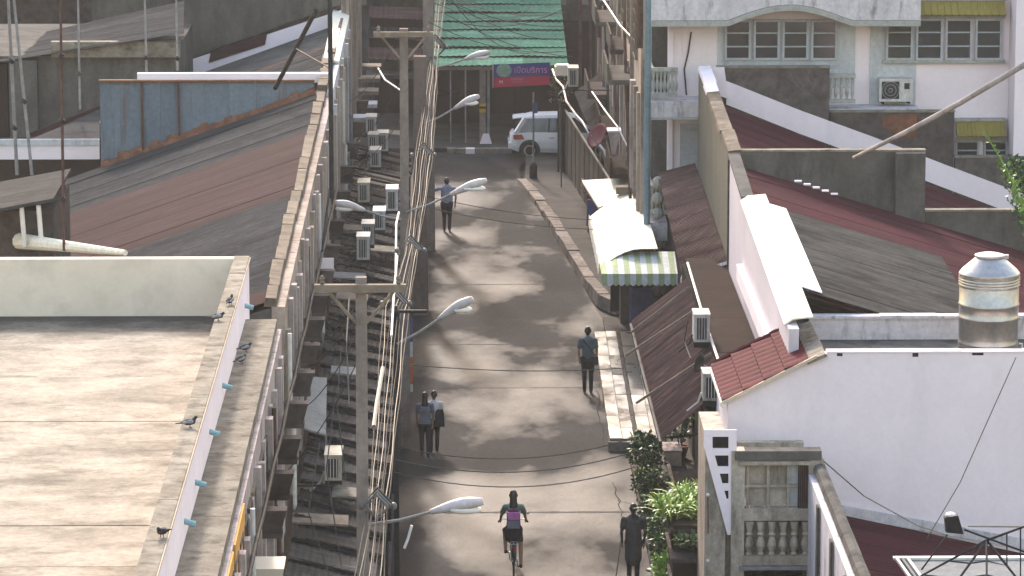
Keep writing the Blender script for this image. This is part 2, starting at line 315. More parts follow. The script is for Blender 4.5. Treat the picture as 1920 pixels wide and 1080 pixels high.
mat('patch', (.034,.0325,.032), (.027,.026,.0255), sc=2, rough=.7)
mat('crack', (.024,.0225,.0215), (.019,.018,.0175), sc=4, rough=.9)
mat('iron', (.05,.048,.046), (.035,.034,.033), sc=6, rough=.6)
def flat_strip(pts, w, z, m, name):
    q = MB(); n = len(pts); vs = []
    for i, p in enumerate(pts):
        a_, b_ = pts[max(0,i-1)], pts[min(n-1,i+1)]; d = Vector((b_[0]-a_[0], b_[1]-a_[1])).normalized(); k = w*random.uniform(.5,1.2); vs += [(p[0]-d.y*k, p[1]+d.x*k, z), (p[0]+d.y*k, p[1]-d.x*k, z)]
    q.add(vs, [(2*i,2*i+1,2*i+3,2*i+2) for i in range(n-1)]); return q.build(name, M[m], kind='structure')
def wander(p, q, n, j): return [(p[0]+(q[0]-p[0])*i/n+random.uniform(-j,j)*(0<i<n), p[1]+(q[1]-p[1])*i/n+random.uniform(-j,j)*2*(0<i<n)) for i in range(n+1)]
for p, q, w in (((3.55,88.3),(3.7,84.1),.025),((3.62,86.6),(4.0,86.0),.018),((3.5,92),(3.55,98.6),.025)): flat_strip(wander(p,q,12,.05), w*.5, .005, 'crack', 'road_crack')
MB().box(-3.2,-1.35,20,134,-.3,.13).build('pavement', M['pavement'], kind='structure')
KERB = [at(u, v, z=.16) for u, v in ((978,335),(1000,358),(1040,413),(1075,470),(1105,520),(1132,552),(1166,567))]
sw = [(p[0]+.1, p[1], 0) for p in KERB] + [(5.6,110,0),(5.6,139,0),(2.5,139,0)]
MB().prism([(p[0],p[1],-.3) for p in sw], (0,0,.44)).build('pavement', M['pavement'], kind='structure')
MB().box(4.05,6.6,40,108,-.3,.1).build('pavement', M['pavement'], kind='structure')
kb = MB(); kerb = MB().tube([(p[0],p[1],-.1) for p in KERB], .06, 6).build('kerb', M['kerb_concrete'], kind='structure')
seg = []
for a, b in zip(KERB, KERB[1:]):
    L_ = math.dist(a, b); n = max(1, round(L_/1.0)); seg += [(lerp(a,b,i/n), lerp(a,b,(i+1)/n)) for i in range(n)]
for a, b in seg:
    t = Vector(b) - Vector(a); t.z = 0; t.normalize(); p = Vector((-t.y, t.x, 0)); jz = random.uniform(-.02,.03); w = random.uniform(.16,.20)
    a2 = Vector(a)+t*.015; b2 = Vector(b)-t*.015; zt = .16+jz
    MB().hexa([(*(a2+p*w).xy,-.2),(*(a2-p*w).xy,-.2),(*(b2-p*w).xy,-.2),(*(b2+p*w).xy,-.2),(*(a2+p*(w-.02)).xy,zt),(*(a2-p*(w-.02)).xy,zt),(*(b2-p*(w-.02)).xy,zt),(*(b2+p*(w-.02)).xy,zt)]).build('kerb_stone', M['kerb_concrete'], kerb)

# ------------------------------------------------------------------ building parts
def corr(a, b, c, d, pitch, amp, th=.012, rows=2, phase=0.):
    """corrugated sheet: waves run across a->b, ridges run a->d; returns MB"""
    a, b, c, d = map(Vector, (a, b, c, d)); n = ((b-a).cross(d-a)).normalized()
    if n.z < 0: n = -n
    k = max(4, int((b-a).length/pitch*4)); G = []
    for i in range(k+1):
        t = i/k; o = n * (amp*math.sin(2*math.pi*(t*(b-a).length/pitch)+phase))
        G.append([tuple(((a.lerp(b,t)).lerp(d.lerp(c,t), j/(rows-1))) + o) for j in range(rows)])
    return MB().grid(G, tuple(-n*th))

def roof_sheets(parent, a, b, c, d, n, m, pitch=.2, amp=.013, lap=.06, jit=.012, name='roof_sheet', split=1):
    """a->b along the eave (near to far), a->d down the slope; n sheets side by side, each its own part"""
    for i in range(n):
        t0, t1 = i/n, (i+1)/n + lap/max(.1, math.dist(a,b))
        for k in range(split):
            s0, s1 = k/split, (k+1)/split + (.04 if k < split-1 else 0)
            q = lambda t, s: lerp(lerp(a,b,t), lerp(d,c,t), s)
            up = .012*((i % 2)) + random.uniform(0, jit) + (.02*(split-1-k))
            P = [tuple(x + (0,0,up)[j] for j, x in enumerate(q(t, s))) for t, s in ((t0,s0),(t1,s0),(t1,s1),(t0,s1))]
            corr(*P, pitch, amp).build(name, m, parent)

def window(parent, x0, x1, y0, y1, z0, z1, axis, out, rows=3, fm='window_frame', depth=.06, mull=1):
    """a framed window as part with pane as sub-part; axis 'y' = faces -y at y0, 'x' = faces +-x at x0"""
    fr = MB(); fw = .06
    def bx(a0, a1, b0, b1, o0, o1):
        if axis == 'y': fr.box(a0, a1, y0 - o1, y0 - o0, b0, b1)
        else: fr.box(min(x0+out*o0, x0+out*o1), max(x0+out*o0, x0+out*o1), a0, a1, b0, b1)
    A0, A1 = (x0, x1) if axis == 'y' else (y0, y1)
    bx(A0, A0+fw, z0, z1, 0, depth); bx(A1-fw, A1, z0, z1, 0, depth); bx(A0+fw, A1-fw, z0, z0+fw, 0, depth); bx(A0+fw, A1-fw, z1-fw, z1, 0, depth)
    for k in range(1, rows): z = z0+(z1-z0)*k/rows; bx(A0+fw, A1-fw, z-.018, z+.018, .005, depth-.015)
    for k in range(1, mull): a = A0+(A1-A0)*k/mull; bx(a-.03, a+.03, z0+fw, z1-fw, .008, depth-.008)
    f = fr.build('window', M[fm], parent)
    p = MB()
    if axis == 'y': p.box(A0+fw, A1-fw, y0-.02, y0-.004, z0+fw, z1-fw)
    else: p.box(min(x0+out*.004, x0+out*.02), max(x0+out*.004, x0+out*.02), A0+fw, A1-fw, z0+fw, z1-fw)
    p.build('pane', M['glass'], f)
    return f

def leaf_mesh(n, spread, h, ls, rn, fern=False):
    mb = MB()
    for i in range(n):
        if fern:
            a = rn.uniform(0,2*math.pi); L_ = rn.uniform(.25,.75)*h; el = rn.uniform(.5,1.35); base = Vector((rn.uniform(-.8,.8)*spread, rn.uniform(-1,1)*spread, rn.uniform(0,.25)*h)); d = Vector((math.cos(a),math.sin(a),0)); s = Vector((-d.y,d.x,0)); w = ls*rn.uniform(.7,1.2); pts = []
            for k in range(5):
                t = k/4; pts.append(base + d*(L_*t*math.cos(el)*1.2) + Vector((0,0,L_*(math.sin(el)*t*1.25-.55*t*t))))
            vs = []
            for k, q in enumerate(pts): ww = w*(.4,1,.9,.6,.06)[k]; vs += [tuple(q-s*ww), tuple(q+s*ww)]
            mb.add(vs, [(2*k,2*k+1,2*k+3,2*k+2) for k in range(4)])
        else:
            t = rn.random()**.7; a = rn.uniform(0,2*math.pi); r = spread*math.sqrt(rn.random())*(1.05-.55*abs(t-.45)); c = Vector((r*math.cos(a), r*math.sin(a), .12*h+t*h*.9))
            d = Vector((rn.gauss(0,1),rn.gauss(0,1),rn.gauss(.2,.7))).normalized(); s = d.cross(Vector((rn.gauss(0,1),rn.gauss(0,1),rn.gauss(0,1)))).normalized(); l = ls*rn.uniform(.6,1.3)
            mb.add([tuple(c),tuple(c+d*l*.5+s*l*.28),tuple(c+d*l),tuple(c+d*l*.5-s*l*.28)], [(0,1,2,3)])
    return mb
HOODS = [62.5, 65.5, 68.6, 72.0, 75.3, 78.5, 81.7, 85.0, 88.6, 92.6, 96.9, 102.6, 107.9, 113.5, 119, 125]
FX = -3.2
def hood_z(y): return 5.42 - (y-62)*.028
def left_front(parent, y0, y1, zt, wm, pm, seed):
    """street front of a left-hand shophouse: wall face, pilasters, shuttered windows, concrete hoods"""
    rn = random.Random(seed)
    MB().box(FX-.25, FX, y0, y1-.01, -.2, zt).build('front_wall', wm, parent)
    y = y0 + .1; k = 0
    while y < y1 - .4:
        w = rn.uniform(.16,.30)
        MB().box(FX+.003, FX+rn.uniform(.06,.13), y, y+w, 3.1, zt-rn.uniform(.02,.5)).build('pilaster', pm if k % 3 else wm, parent)
        if y + w + 1.0 < y1:
            z0 = hood_z(y) - 1.0
            f = MB(); yy0, yy1 = y+w+.14, y+w+.95
            f.box(FX+.002, FX+.05, yy0, yy0+.06, z0, z0+1.75); f.box(FX+.002, FX+.05, yy1-.06, yy1, z0, z0+1.75); f.box(FX+.002, FX+.05, yy0+.06, yy1-.06, z0, z0+.06); f.box(FX+.002, FX+.05, yy0+.06, yy1-.06, z0+1.69, z0+1.75)
            for q in range(5): f.box(FX+.002, FX+.03, yy0+.06, yy1-.06, z0+.3*q+.12, z0+.3*q+.2)
            wf = f.build('window', M['shutter' if rn.random() < .6 else 'timber'], parent)
            MB().box(FX+.001, FX+.012, yy0+.06, yy1-.06, z0+.06, z0+1.69).build('pane', M['glass'], wf)
        y += 1.28; k += 1
    for h in HOODS:
        if y0 <= h < y1:
            z = hood_z(h)
            b = MB().hexa([(FX+.0,h-.2,z-.27),(FX+.42,h-.2,z-.27),(FX+.42,h+.18,z-.27),(FX+.0,h+.18,z-.27),(FX+.0,h-.2,z-.19),(FX+.42,h-.2,z-.19),(FX+.42,h+.18,z-.19),(FX+.0,h+.18,z-.19)])
            b.hexa([(FX+.02,h-.17,z-.19),(FX+.40,h-.17,z-.19),(FX+.40,h+.12,z-.19),(FX+.02,h+.12,z-.19),(FX+.0,h-.26,z+.2),(FX+.50,h-.26,z+.2),(FX+.50,h+.06,z+.2),(FX+.0,h+.06,z+.2)])
            b.build('window_hood', M['dark_concrete'], parent)

# ------------------------------------------------------------------ left: flat roofed house in the foreground
b = thing('flat_roof_house', 'flat roofed concrete house in the foreground with stained deck and pigeons on its parapet', 'house', (-8,58,0))
MB().box(-15,-3.46,40,73.6,-.2,6.4).build('wall', M['cream_plaster'], b)
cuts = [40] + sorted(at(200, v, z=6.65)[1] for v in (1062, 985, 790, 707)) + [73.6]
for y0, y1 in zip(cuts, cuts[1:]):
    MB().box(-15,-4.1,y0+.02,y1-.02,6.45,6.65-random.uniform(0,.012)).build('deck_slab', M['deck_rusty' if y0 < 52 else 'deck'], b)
MB().box(-15,-4.1,40,73.6,6.41,6.60).build('deck_bed', M['interior'], b)
MB().box(-15,-4.1,73.6,73.85,6.42,7.72).build('end_wall', M['cream_plaster'], b)
MB().box(-4.1,-3.86,40,73.85,6.42,7.66).build('parapet', M['white_paint'], b)
y = 40
while y < 73.8:
    y2 = min(73.9, y+random.uniform(1.6,2.6)); MB().box(-4.13,-3.85,y+.004,y2-.004,7.663,7.71+random.uniform(0,.015)).build('coping', M['old_concrete'], b); y = y2
MB().box(-3.849,-3.83,40,73.9,7.66,7.70).build('coping_edge', M['pale_wood'], b)
y = 40
while y < 72.4:
    y2 = min(72.4, y+random.uniform(2.5,4)); MB().box(-3.858,-3.27-random.uniform(0,.015),y+.006,y2-.006,6.62,6.80+random.uniform(0,.01)).build('ledge_slab', M['old_concrete'], b); y = y2
for u, v in ((466,655),(424,745),(400,829),(374,940),(354,1026)):
    p = at(u, v, x=-3.8); MB().tube([(-3.87,p[1],7.1),(-3.70,p[1],7.05)], .045, 10).build('drain_spout', M['teal_pipe'], b)
left_front(b, 40, 72.4, 6.615, M['pink_plaster'], M['pink_plaster'], 3)
for y0, y1 in ((44,50.3),(50.7,55.6),(56,58.6)): MB().box(FX+.004, FX+.03, y0, y1, 5.75, 6.6).build('painted_panel', M['orange_paint'], b)
p = at(505,1065,x=-2.9); MB().hexa([(-3.18,p[1]-.2,p[2]-.6),(-2.78,p[1]-.2,p[2]-.6),(-2.78,p[1]+.5,p[2]-.6),(-3.18,p[1]+.5,p[2]-.6),(-3.18,p[1]-.3,p[2]+.06),(-2.66,p[1]-.3,p[2]+.06),(-2.66,p[1]+.5,p[2]+.06),(-3.18,p[1]+.5,p[2]+.06)]).build('window_hood', M['cream_plaster'], b, label='pale painted window hood')

# ------------------------------------------------------------------ left: row of shophouses with shed roofs falling away from the street
SL = .345
def left_house(label, y0, y1, zt, roofs, wm, pm, seed, x1=-11.2, z_shift=0):
    b = thing('shophouse', label, 'shophouse', (-7,(y0+y1)/2,0), 'shophouses along the left side of the lane')
    MB().prism([(x1+.1,y0,-.2),(FX-.26,y0,-.2),(FX-.26,y0,zt-.12),(x1+.1,y0,zt-.16-SL*(-3.5-x1))], (0,y1-y0-.01,0)).build('house_body', M['dirty_concrete'], b)
    for ya, yb, n, m in roofs:
        roof_sheets(b, (-3.5,ya,zt), (-3.5,yb,zt), (x1,yb,zt-SL*(-3.5-x1)), (x1,ya,zt-SL*(-3.5-x1)), n, m)
    left_front(b, y0, y1, zt-.1, wm, pm, seed)
    y = y0
    rn = random.Random(seed*3)
    while y < y1:
        y2 = min(y1, y + rn.uniform(.35,2.2)); o = rn.uniform(-.035,.05); h = rn.uniform(.03,.08)
        MB().hexa([(-3.62+o,y,zt-.1),(-3.36+o*.4,y,zt-.1),(-3.36+o*.4,y2-.003,zt-.1),(-3.62+o,y2-.003,zt-.1),(-3.58+o,y+.02,zt+h),(-3.37+o*.4,y+.02,zt+h*.8),(-3.38+o*.4,y2-.01,zt+h*.9),(-3.6+o,y2-.01,zt+h)]).build('coping_stone', M['coping_mortar'], b)
        y = y2
    return b
hA = left_house('grey fibre cement roofed shophouse just behind the flat roofed house', 73.9, 87, 6.85, [(73.95,75.3,1,M['maroon_roof']),(75.3,87.0,11,M['fibro_roof'])], M['beige_plaster'], M['pink_plaster'], 11)
hB = left_house('shophouse with broad dull maroon metal roof on the left side', 87, 96.9, 6.85, [(87.0,96.9,9,M['maroon_roof'])], M['beige_plaster'], M['pink_plaster'], 12)
hC = left_house('grey roofed shophouse below the rusty blue sheet wall', 96.9, 104, 6.85, [(96.9,104,6,M['fibro_roof'])], M['pink_plaster'], M['beige_plaster'], 13)
# white gutter end and pipe on the low corner of the maroon roof
g0, g1 = at(36,452,y=81.5), at(235,474,y=78.5)
gt = MB(); gt.tube([g0, lerp(g0,g1,.35), g1], [.17,.13,.06], 10); gt.build('roof_gutter', M['awning_cream'], label='white bent roof gutter lying at the low end of the maroon roof', cat='gutter')

# blue rusty sheet wall standing over the grey roof
b = thing('sheet_wall', 'rust streaked blue sheet metal wall standing across the left roofs', 'wall', (-6.3,104.2,5))
xs = [at(u,152,y=104.2)[0] for u in (187,225,266,300,335,383,430,480,530,590)]
ztop = at(300,153,y=104.2)[2]
for i, (xa, xb) in enumerate(zip(xs, xs[1:])):
    za, zb = (6.85 - SL*(-3.5 - x) - .1 for x in (xa, xb)); dy = .012*(i % 2)
    MB().prism([(xa,104.2+dy,za),(xb-.01,104.2+dy,zb),(xb-.01,104.2+dy,ztop),(xa,104.2+dy,ztop)], (0,.03,0)).build('wall_sheet', M['blue_sheet'], b)
MB().box(xs[0]-.02, xs[-1], 104.1, 104.3, ztop, ztop+.05).build('top_rail', M['rust'], b)
fl = MB(); n = 26
for i in range(n):
    xa, xb = xs[0]+(xs[-1]-xs[0])*i/n, xs[0]+(xs[-1]-xs[0])*(i+1)/n; h = random.uniform(.10,.24)
    za, zb = (6.85 - SL*(-3.5 - x)+.02 for x in (xa, xb))
    fl.hexa([(xa,104.0,za),(xb,104.0,zb),(xb,104.19,zb),(xa,104.19,za),(xa,104.06,za+h*.5),(xb,104.06,zb+h*.5),(xb,104.19,zb+h),(xa,104.19,za+h)])
fl.build('flashing', M['rust'], b)
for u in (266, 335):
    x = at(u,200,y=104.1)[0]; zb = 6.85 - SL*(-3.5-x); MB().box(x-.03,x+.03,104.12,104.19,zb,ztop).build('post', M['rusty_steel'], b)

# small rooftop room at the far left
b = thing('rooftop_room', 'small dark rooftop room with tilted grey sheet roof at the left edge', 'shed', (-9.5,82,4))
MB().box(-14,at(100,400,y=81.5)[0]+.0,81.5,85,3,7.35).build('wall', M['dark_concrete'], b)
q = [at(-60,402,y=80.8), at(100,372,y=80.8), at(133,316,y=85.6), at(-60,352,y=85.6)]
MB().prism(q, (0,0,-.07)).build('roof_panel', M['fibro_roof'], b)
for u in (40, 72): p = at(u,385,y=80.9); MB().tube([p,(p[0]+.05,p[1],p[2]-.85)], .05, 8).build('drain_pipe', M['pvc'], b)

# next houses further up the lane on the left
def pan(name, m, parent, pts, th=(0,0,-.03)): return MB().prism(pts, th).build(name, m, parent)
b = thing('shophouse', 'pale blue fronted shophouse with white fascia and firewall beyond the blue sheet wall', 'shophouse', (-7,113,0), 'shophouses along the left side of the lane')
zt = 6.95
MB().prism([(-11,104.4,-.2),(FX-.26,104.4,-.2),(FX-.26,104.4,zt-.2),(-11,104.4,zt-.3-SL*7.5)], (0,16.5,0)).build('house_body', M['dirty_concrete'], b)
left_front(b, 104.0, 121, zt-.1, M['blue_white_paint'], M['beige_plaster'], 14)
f0, f1 = at(258,145,y=106), at(618,145,y=106)
MB().box(f0[0], f1[0], 105.85, 106.1, f0[2]-.13, f0[2]+.12).build('fascia', M['white_paint'], b)
roof_sheets(b, (-3.5,106.1,zt+.02), (-3.5,113,zt+.02), (-9.4,113,zt-SL*5.9), (-9.4,106.1,zt-SL*5.9), 6, M['fibro_roof'])
roof_sheets(b, (-3.6,113,zt-.02), (-3.6,120.6,zt-.62), (-9.4,120.6,zt-SL*5.9-.6), (-9.4,113,zt-SL*5.9), 6, M['maroon_roof'])
# firewall with white upstand along its foot
YF = 120.9
fa, fb = at(345,112,y=YF), at(640,8,y=YF)
MB().prism([fa, fb, (fb[0],YF,fb[2]+2.4), (fa[0],YF,fb[2]+2.4)], (0,.25,0)).build('firewall', M['dirty_concrete'], b)
wa, wb = at(268,146,y=YF-.02), at(640,12,y=YF-.02); wc, wd = at(640,62,y=YF-.02), at(440,139,y=YF-.02)
MB().prism([wa, at(330,121,y=YF-.02), at(640,19,y=YF-.02), wc, wd], (0,.02,0)).build('upstand', M['white_paint'], b)
MB().prism([at(395,98,y=YF-.05), at(501,63,y=YF-.05), at(497,84,y=YF-.05), at(391,118,y=YF-.05)], (0,.025,0)).build('painted_patch', M['maroon_roof'], b)
y = 104
rn = random.Random(5)
while y < 121:
    y2 = y+rn.uniform(.7,1.6); o = rn.uniform(-.06,.06); MB().box(-3.62+o,-3.34,y,min(121,y2)-.02,zt-.1,zt+rn.uniform(.04,.12)).build('coping_stone', M['coping_mortar'], b); y = y2
MB().prism([(-3.62,110,zt+.1),(-3.2,110,zt-.02),(-3.2,124,zt+.02),(-3.7,124,zt+.22)], (0,0,-.08)).build('cap_flashing', M['awning_cream'], b)

b = thing('shophouse', 'farthest left shophouse row with cream painted front near the junction', 'shophouse', (-7,130,0), 'shophouses along the left side of the lane')
MB().box(-11,FX-.26,121.2,134,-.2,8.6).build('house_body', M['dirty_concrete'], b)
left_front(b, 121.2, 134, 8.6, M['beige_plaster'], M['beige_plaster'], 15)
for i in range(5): MB().box(FX+.05,FX+.75,122.6+i*2.4,123.5+i*2.4,3.5+.1*i,3.62+.1*i).build('balcony_slab', M['blue_white_paint' if i<2 else 'old_concrete'], b)

# far left houses, behind the first row
b = thing('back_house', 'grey concrete house with sloping corrugated roof behind the left row', 'house', (-11,113,0))
YB = 112
MB().box(-17, at(328,200,y=YB)[0], YB, YB+8, 0, at(100,105,y=YB)[2]).build('wall', M['dirty_concrete'], b)
MB().box(at(22,200,y=YB)[0], at(74,200,y=YB)[0], YB-.5, YB-.003, 2, at(50,108,y=YB)[2]-.02).build('column', M['dirty_concrete'], b)
MB().box(at(100,200,y=YB)[0], at(340,200,y=YB)[0], YB-.35, YB-.01, at(100,105,y=YB)[2], at(100,76,y=YB)[2]).build('beam', M['old_concrete'], b)
ra, rb = at(345,2,y=YB+6), at(-40,88,y=YB+6); rc, rd = at(-40,122,y=YB-.6), at(345,62,y=YB-.6)
roof_sheets(b, rd, ra, rb, rc, 5, M['fibro_roof'])
MB().box(at(-30,250,y=YB)[0], at(18,250,y=YB)[0], YB-.2, YB-.02, 2, at(0,118,y=YB)[2]).build('door', M['brown_wall'], b)
b = thing('firewall_house', 'dark back house with maroon roof rising at the top left corner', 'house', (-12,128,0))
MB().box(-18,-6.6,126,134,0,9.2).build('wall', M['dark_concrete'], b)
roof_sheets(b, (-6.5,124.8,9.0), (-6.5,134,10.4), (-18,134,9.2), (-18,124.8,7.2), 6, M['maroon_roof'])
b = thing('lean_to_roof', 'low maroon lean-to roof with white flashing beside the blue sheet wall', 'roof', (-10,107,3.5))
YL = 106.5
qa, qb, qc, qd = at(55,262,y=YL+2), at(187,205,y=YL+4), at(187,262,y=YL), at(60,266,y=YL)
MB().prism([qa,qb,qc,qd], (0,0,-.06)).build('roof_panel', M['fibro_roof'], b)
MB().prism([at(55,250,y=YL+3.9),at(187,198,y=YL+3.9),at(187,216,y=YL+3.9),at(62,262,y=YL+3.9)], (0,.05,0)).build('flashing', M['maroon_roof'], b)
MB().bar(at(70,264,y=YL+3.7), at(187,226,y=YL+3.7), .08, .12).build('flashing_edge', M['white_paint'], b)
f0, f1 = at(-40,280,y=105.6), at(186,280,y=105.6)
b = thing('fascia_beam', 'long white gutter beam left of the blue sheet wall', 'beam', (f0[0],105.6,f0[2]))
MB().box(f0[0], f1[0], 105.5, 105.7, f0[2]-.26, f0[2]+.26).build('beam', M['white_paint'], b)
MB().box(f0[0], f1[0], 105.45, 105.498, f0[2]+.12, f0[2]+.29).build('gutter_lip', M['blue_white_paint'], b)
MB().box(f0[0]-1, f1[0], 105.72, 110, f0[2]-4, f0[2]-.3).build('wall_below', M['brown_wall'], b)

# antenna masts on the left roofs
def mast(label, p0, p1, r, m, spars=()):
    b = thing('antenna_mast', label, 'antenna mast', p0, 'thin masts on the left roofs')
    MB().tube([p0, lerp(p0,p1,.5), p1], [r, r, r*.8], 8).build('mast', m, b)
    for t in spars:
        q = lerp(p0,p1,t); MB().tube([(q[0]-.03,q[1]-.03,q[2]-.04),(q[0]+.03,q[1]-.03,q[2]+.04)], r*1.7, 8).build('clamp', M['dark_steel'], b)
mast('pale galvanised mast nearest the left edge', at(32,328,y=100), at(14,-30,y=100), .045, M['steel_pole'], (.25,.6))
mast('leaning pale mast second from the left edge', at(60,328,y=99.5), at(24,-20,y=99.5), .04, M['steel_pole'], (.4,))
mast('tall rusty mast rising from the tilted grey shed roof', at(120,470,y=80), at(113,-20,y=80), .03, M['rusty_steel'], (.2,.5,.75))
mast('short white mast in front of the dark concrete beam', at(150,205,y=109), at(146,-20,y=109), .032, M['steel_pole'], (.3,))
mast('white mast standing above the left end of the white fascia', at(275,140,y=107), at(271,-20,y=107), .032, M['steel_pole'], (.2,))
mast('white mast left of the dark firewall corner', at(333,132,y=107), at(330,-20,y=107), .032, M['steel_pole'], (.15,))
pm0, pm1 = at(622,372,y=92), at(618,-40,y=92)
b = thing('guyed_mast', 'tall black mast with leaning strut beside the left parapet', 'antenna mast', pm0)
MB().tube([pm0, pm1], .055, 8).build('mast', M['dark_steel'], b)
MB().tube([at(516,165,y=103.5), at(592,20,y=100)], .06, 8).build('strut', M['dark_steel'], b)
MB().tube([at(556,92,y=101), at(619,128,y=92)], .022, 6).build('stay', M['dark_steel'], b)
MB().tube([at(618,355,y=92), at(604,470,y=90)], .03, 6).build('cable_run', M['dark_cable'], b)

# conduit along the left fronts and sign board
MB().tube([(FX+.17,y,hood_z(y)+.35+.05*math.sin(y)) for y in range(50,104,3)], .035, 8).build('conduit', M['dark_cable'], label='dark conduit running along the left house fronts above the window hoods', cat='conduit')
p = at(611,498,x=-2.95)
b = thing('sign_board', 'blank pinkish white sign board fixed across the left house front', 'sign', p)
MB().box(p[0]-.17,p[0]+.18,p[1],p[1]+.05,p[2]-.17,p[2]+.17).build('board', M['white_paint'], b)
MB().bar((FX,p[1]+.03,p[2]+.1),(p[0]-.1,p[1]+.03,p[2]+.1),.03).build('bracket', M['dark_steel'], b)

# ------------------------------------------------------------------ left: shop awnings over the pavement
yy = 52.0; k = 0
ORD = ['first','second','third','fourth','fifth','sixth','seventh','eighth','ninth','tenth','eleventh','twelfth','thirteenth','fourteenth','fifteenth','sixteenth']
while yy < 118:
    b = thing('shop_awning', ORD[k] + ' dark stepped sheet awning from the foreground over the left pavement', 'awning', (-2.1,yy+2.2,2.8), 'dark sheet awnings over the left pavement')
    for s in range(3):
        y0 = yy + s*1.46; y1 = y0 + 1.6; t = -random.uniform(.05,.10); xr = -1.33 + random.uniform(-.1,.08); xl = -3.0
        zz = 2.9 + random.uniform(-.05,.05)
        corr((xl,y0,zz+.1-t),(xr,y0,zz-.28-t),(xr,y1,zz-.28+t),(xl,y1,zz+.1+t), .13, .007, rows=3).build('awning_sheet', M['dark_awning'], b)
        MB().bar((xl,y0+.05,zz+.02-t),(xr,y0+.05,zz-.36-t), .06).build('rafter', M['dark_steel'], b)
    for yl in (yy+.2, yy+4.1): MB().tube([(-1.4,yl,.1),(-1.4,yl,2.6)], .035, 6).build('post', M['dark_steel'], b)
    yy += 4.38; k += 1
b = thing('canopy_sheet', 'plain grey tilted canopy sheet above the dark left awnings', 'canopy', at(590,760,z=3.6))
q = [at(565,800,z=3.5), at(611,815,z=3.3), at(613,708,z=3.4), at(583,706,z=3.6)]
MB().prism(q, (0,0,-.04)).build('sheet', M['grey_sheet'], b)
for i in (0,1): MB().tube([q[i],(q[i][0],q[i][1]+.1,q[i][2]-.9)], .025, 6).build('support', M['steel_pole'], b)

# air conditioners on the left
ACN = [0]
def make_ac(label, p, group, w=.32, L=.82, h=.56, wall=FX+.06):
    x, y, z = p
    b = thing('condenser', label, 'air conditioner', (x,y,z), group)
    c = MB(); e = .02; ACN[0] += 1; mc = M[('ac_case','ac_yellowed','ac_case','ac_grey','ac_case')[ACN[0] % 5]]
    h *= (1,.92,1.08)[ACN[0] % 3]; L *= (1,.9,1.05)[(ACN[0]//2) % 3]
    c.box(x-w/2,x+w/2,y,y+L,z+.04,z+h)
    c.box(x-w/2-.012,x+w/2+.012,y-.012,y+L+.012,z+h,z+h+.03)
    c.build('casing', mc, b)
    MB().tube([(x-w/2-.02,y+.3,z+.15),(x-w/2-.08,y+.32,z-.05),(x-w/2-.3,y+.4,z-.25)], .02, 6).build('hose', M['pvc' if ACN[0] % 2 else 'dark_cable'], b)
    g = MB().box(x-w/2+.06,x+w/2-.07,y-.012,y-.002,z+.1,z+h-.05); g.build('end_grille', M['ac_grille'], b)
    s = MB()
    for k in range(3): xx = x-w/2+.1+k*.06; s.box(xx,xx+.014,y-.022,y-.013,z+.1,z+h-.05)
    s.build('louvre', M['ac_case'], b)
    s = MB(); n = 20; cy, cz = y+.3, z+h/2+.02
    s.add([(x+w/2+.012,cy,cz)]+[(x+w/2+.012,cy+.21*math.cos(2*math.pi*i/n),cz+.21*math.sin(2*math.pi*i/n)) for i in range(n)], [(0,1+i,1+(i+1)%n) for i in range(n)])
    s.box(x+w/2+.002,x+w/2+.010,cy-.22,cy+.22,cz-.22,cz+.22)
    s.build('fan_grille', M['ac_grille'], b)
    for yy in (y+.08, y+L-.16): MB().box(x-w/2,x+w/2,yy,yy+.06,z-.06,z+.038).build('foot', M['dark_steel'], b)
    MB().bar((x-w/2,y+.1,z-.08),(wall,y+.1,z-.08),.04).build('bracket', M['dark_steel'], b)
    return b
acs = [((625,905),'lone white air conditioner low on the dark awnings in the foreground'),((681,490),'front white air conditioner of the pair above the near crossarm'),((690,462),'white air conditioner half hidden behind the front one of the pair'),((711,434),'white air conditioner with dark grille below the left lamp arm'),
       ((735,398),'white air conditioner with slatted grille beside the second pole'),((682,382),'white air conditioner against the pale blue front'),((704,316),'white air conditioner lowest of the far cluster'),((700,292),'white air conditioner in the middle of the far cluster'),((718,286),'white air conditioner on the right of the far cluster'),((696,252),'white air conditioner topmost of the far cluster by the wall')]
for (u,v), lab in acs: make_ac(lab, at(u,v,z=3.2), 'air conditioners above the left awnings')

# ------------------------------------------------------------------ utility poles, lamps, cables
def lamp(parent, root, tip, mh='lamp_shell'):
    r, t = Vector(root), Vector(tip); d = (t-r)
    arm_end = r + d*.55
    MB().tube([r, r+d*.28+Vector((0,0,-.03)), arm_end], [.03,.026,.024], 8).build('lamp_arm', M['steel_pole'], parent)
    h = MB(); a = arm_end; pts = []; rs = []
    for i in range(9):
        s = i/8; pts.append(tuple(a + d*.45*s + Vector((0,0,.02*math.sin(math.pi*s))))); rs.append(.03+.085*math.sin(math.pi*min(1,.12+s*.80))**.8*min(1,.35+s))
    h.tube(pts, rs, 12); hd = h.build('lamp_head', M[mh], parent, smooth=True)
    g = MB(); c = a + d*.30
    g.ball(tuple(c+Vector((0,0,-.075))), abs(d.x)*.13+.03, .085, .075, 12, 6); g.build('lamp_glass', M['lamp_glass'], hd, smooth=True)

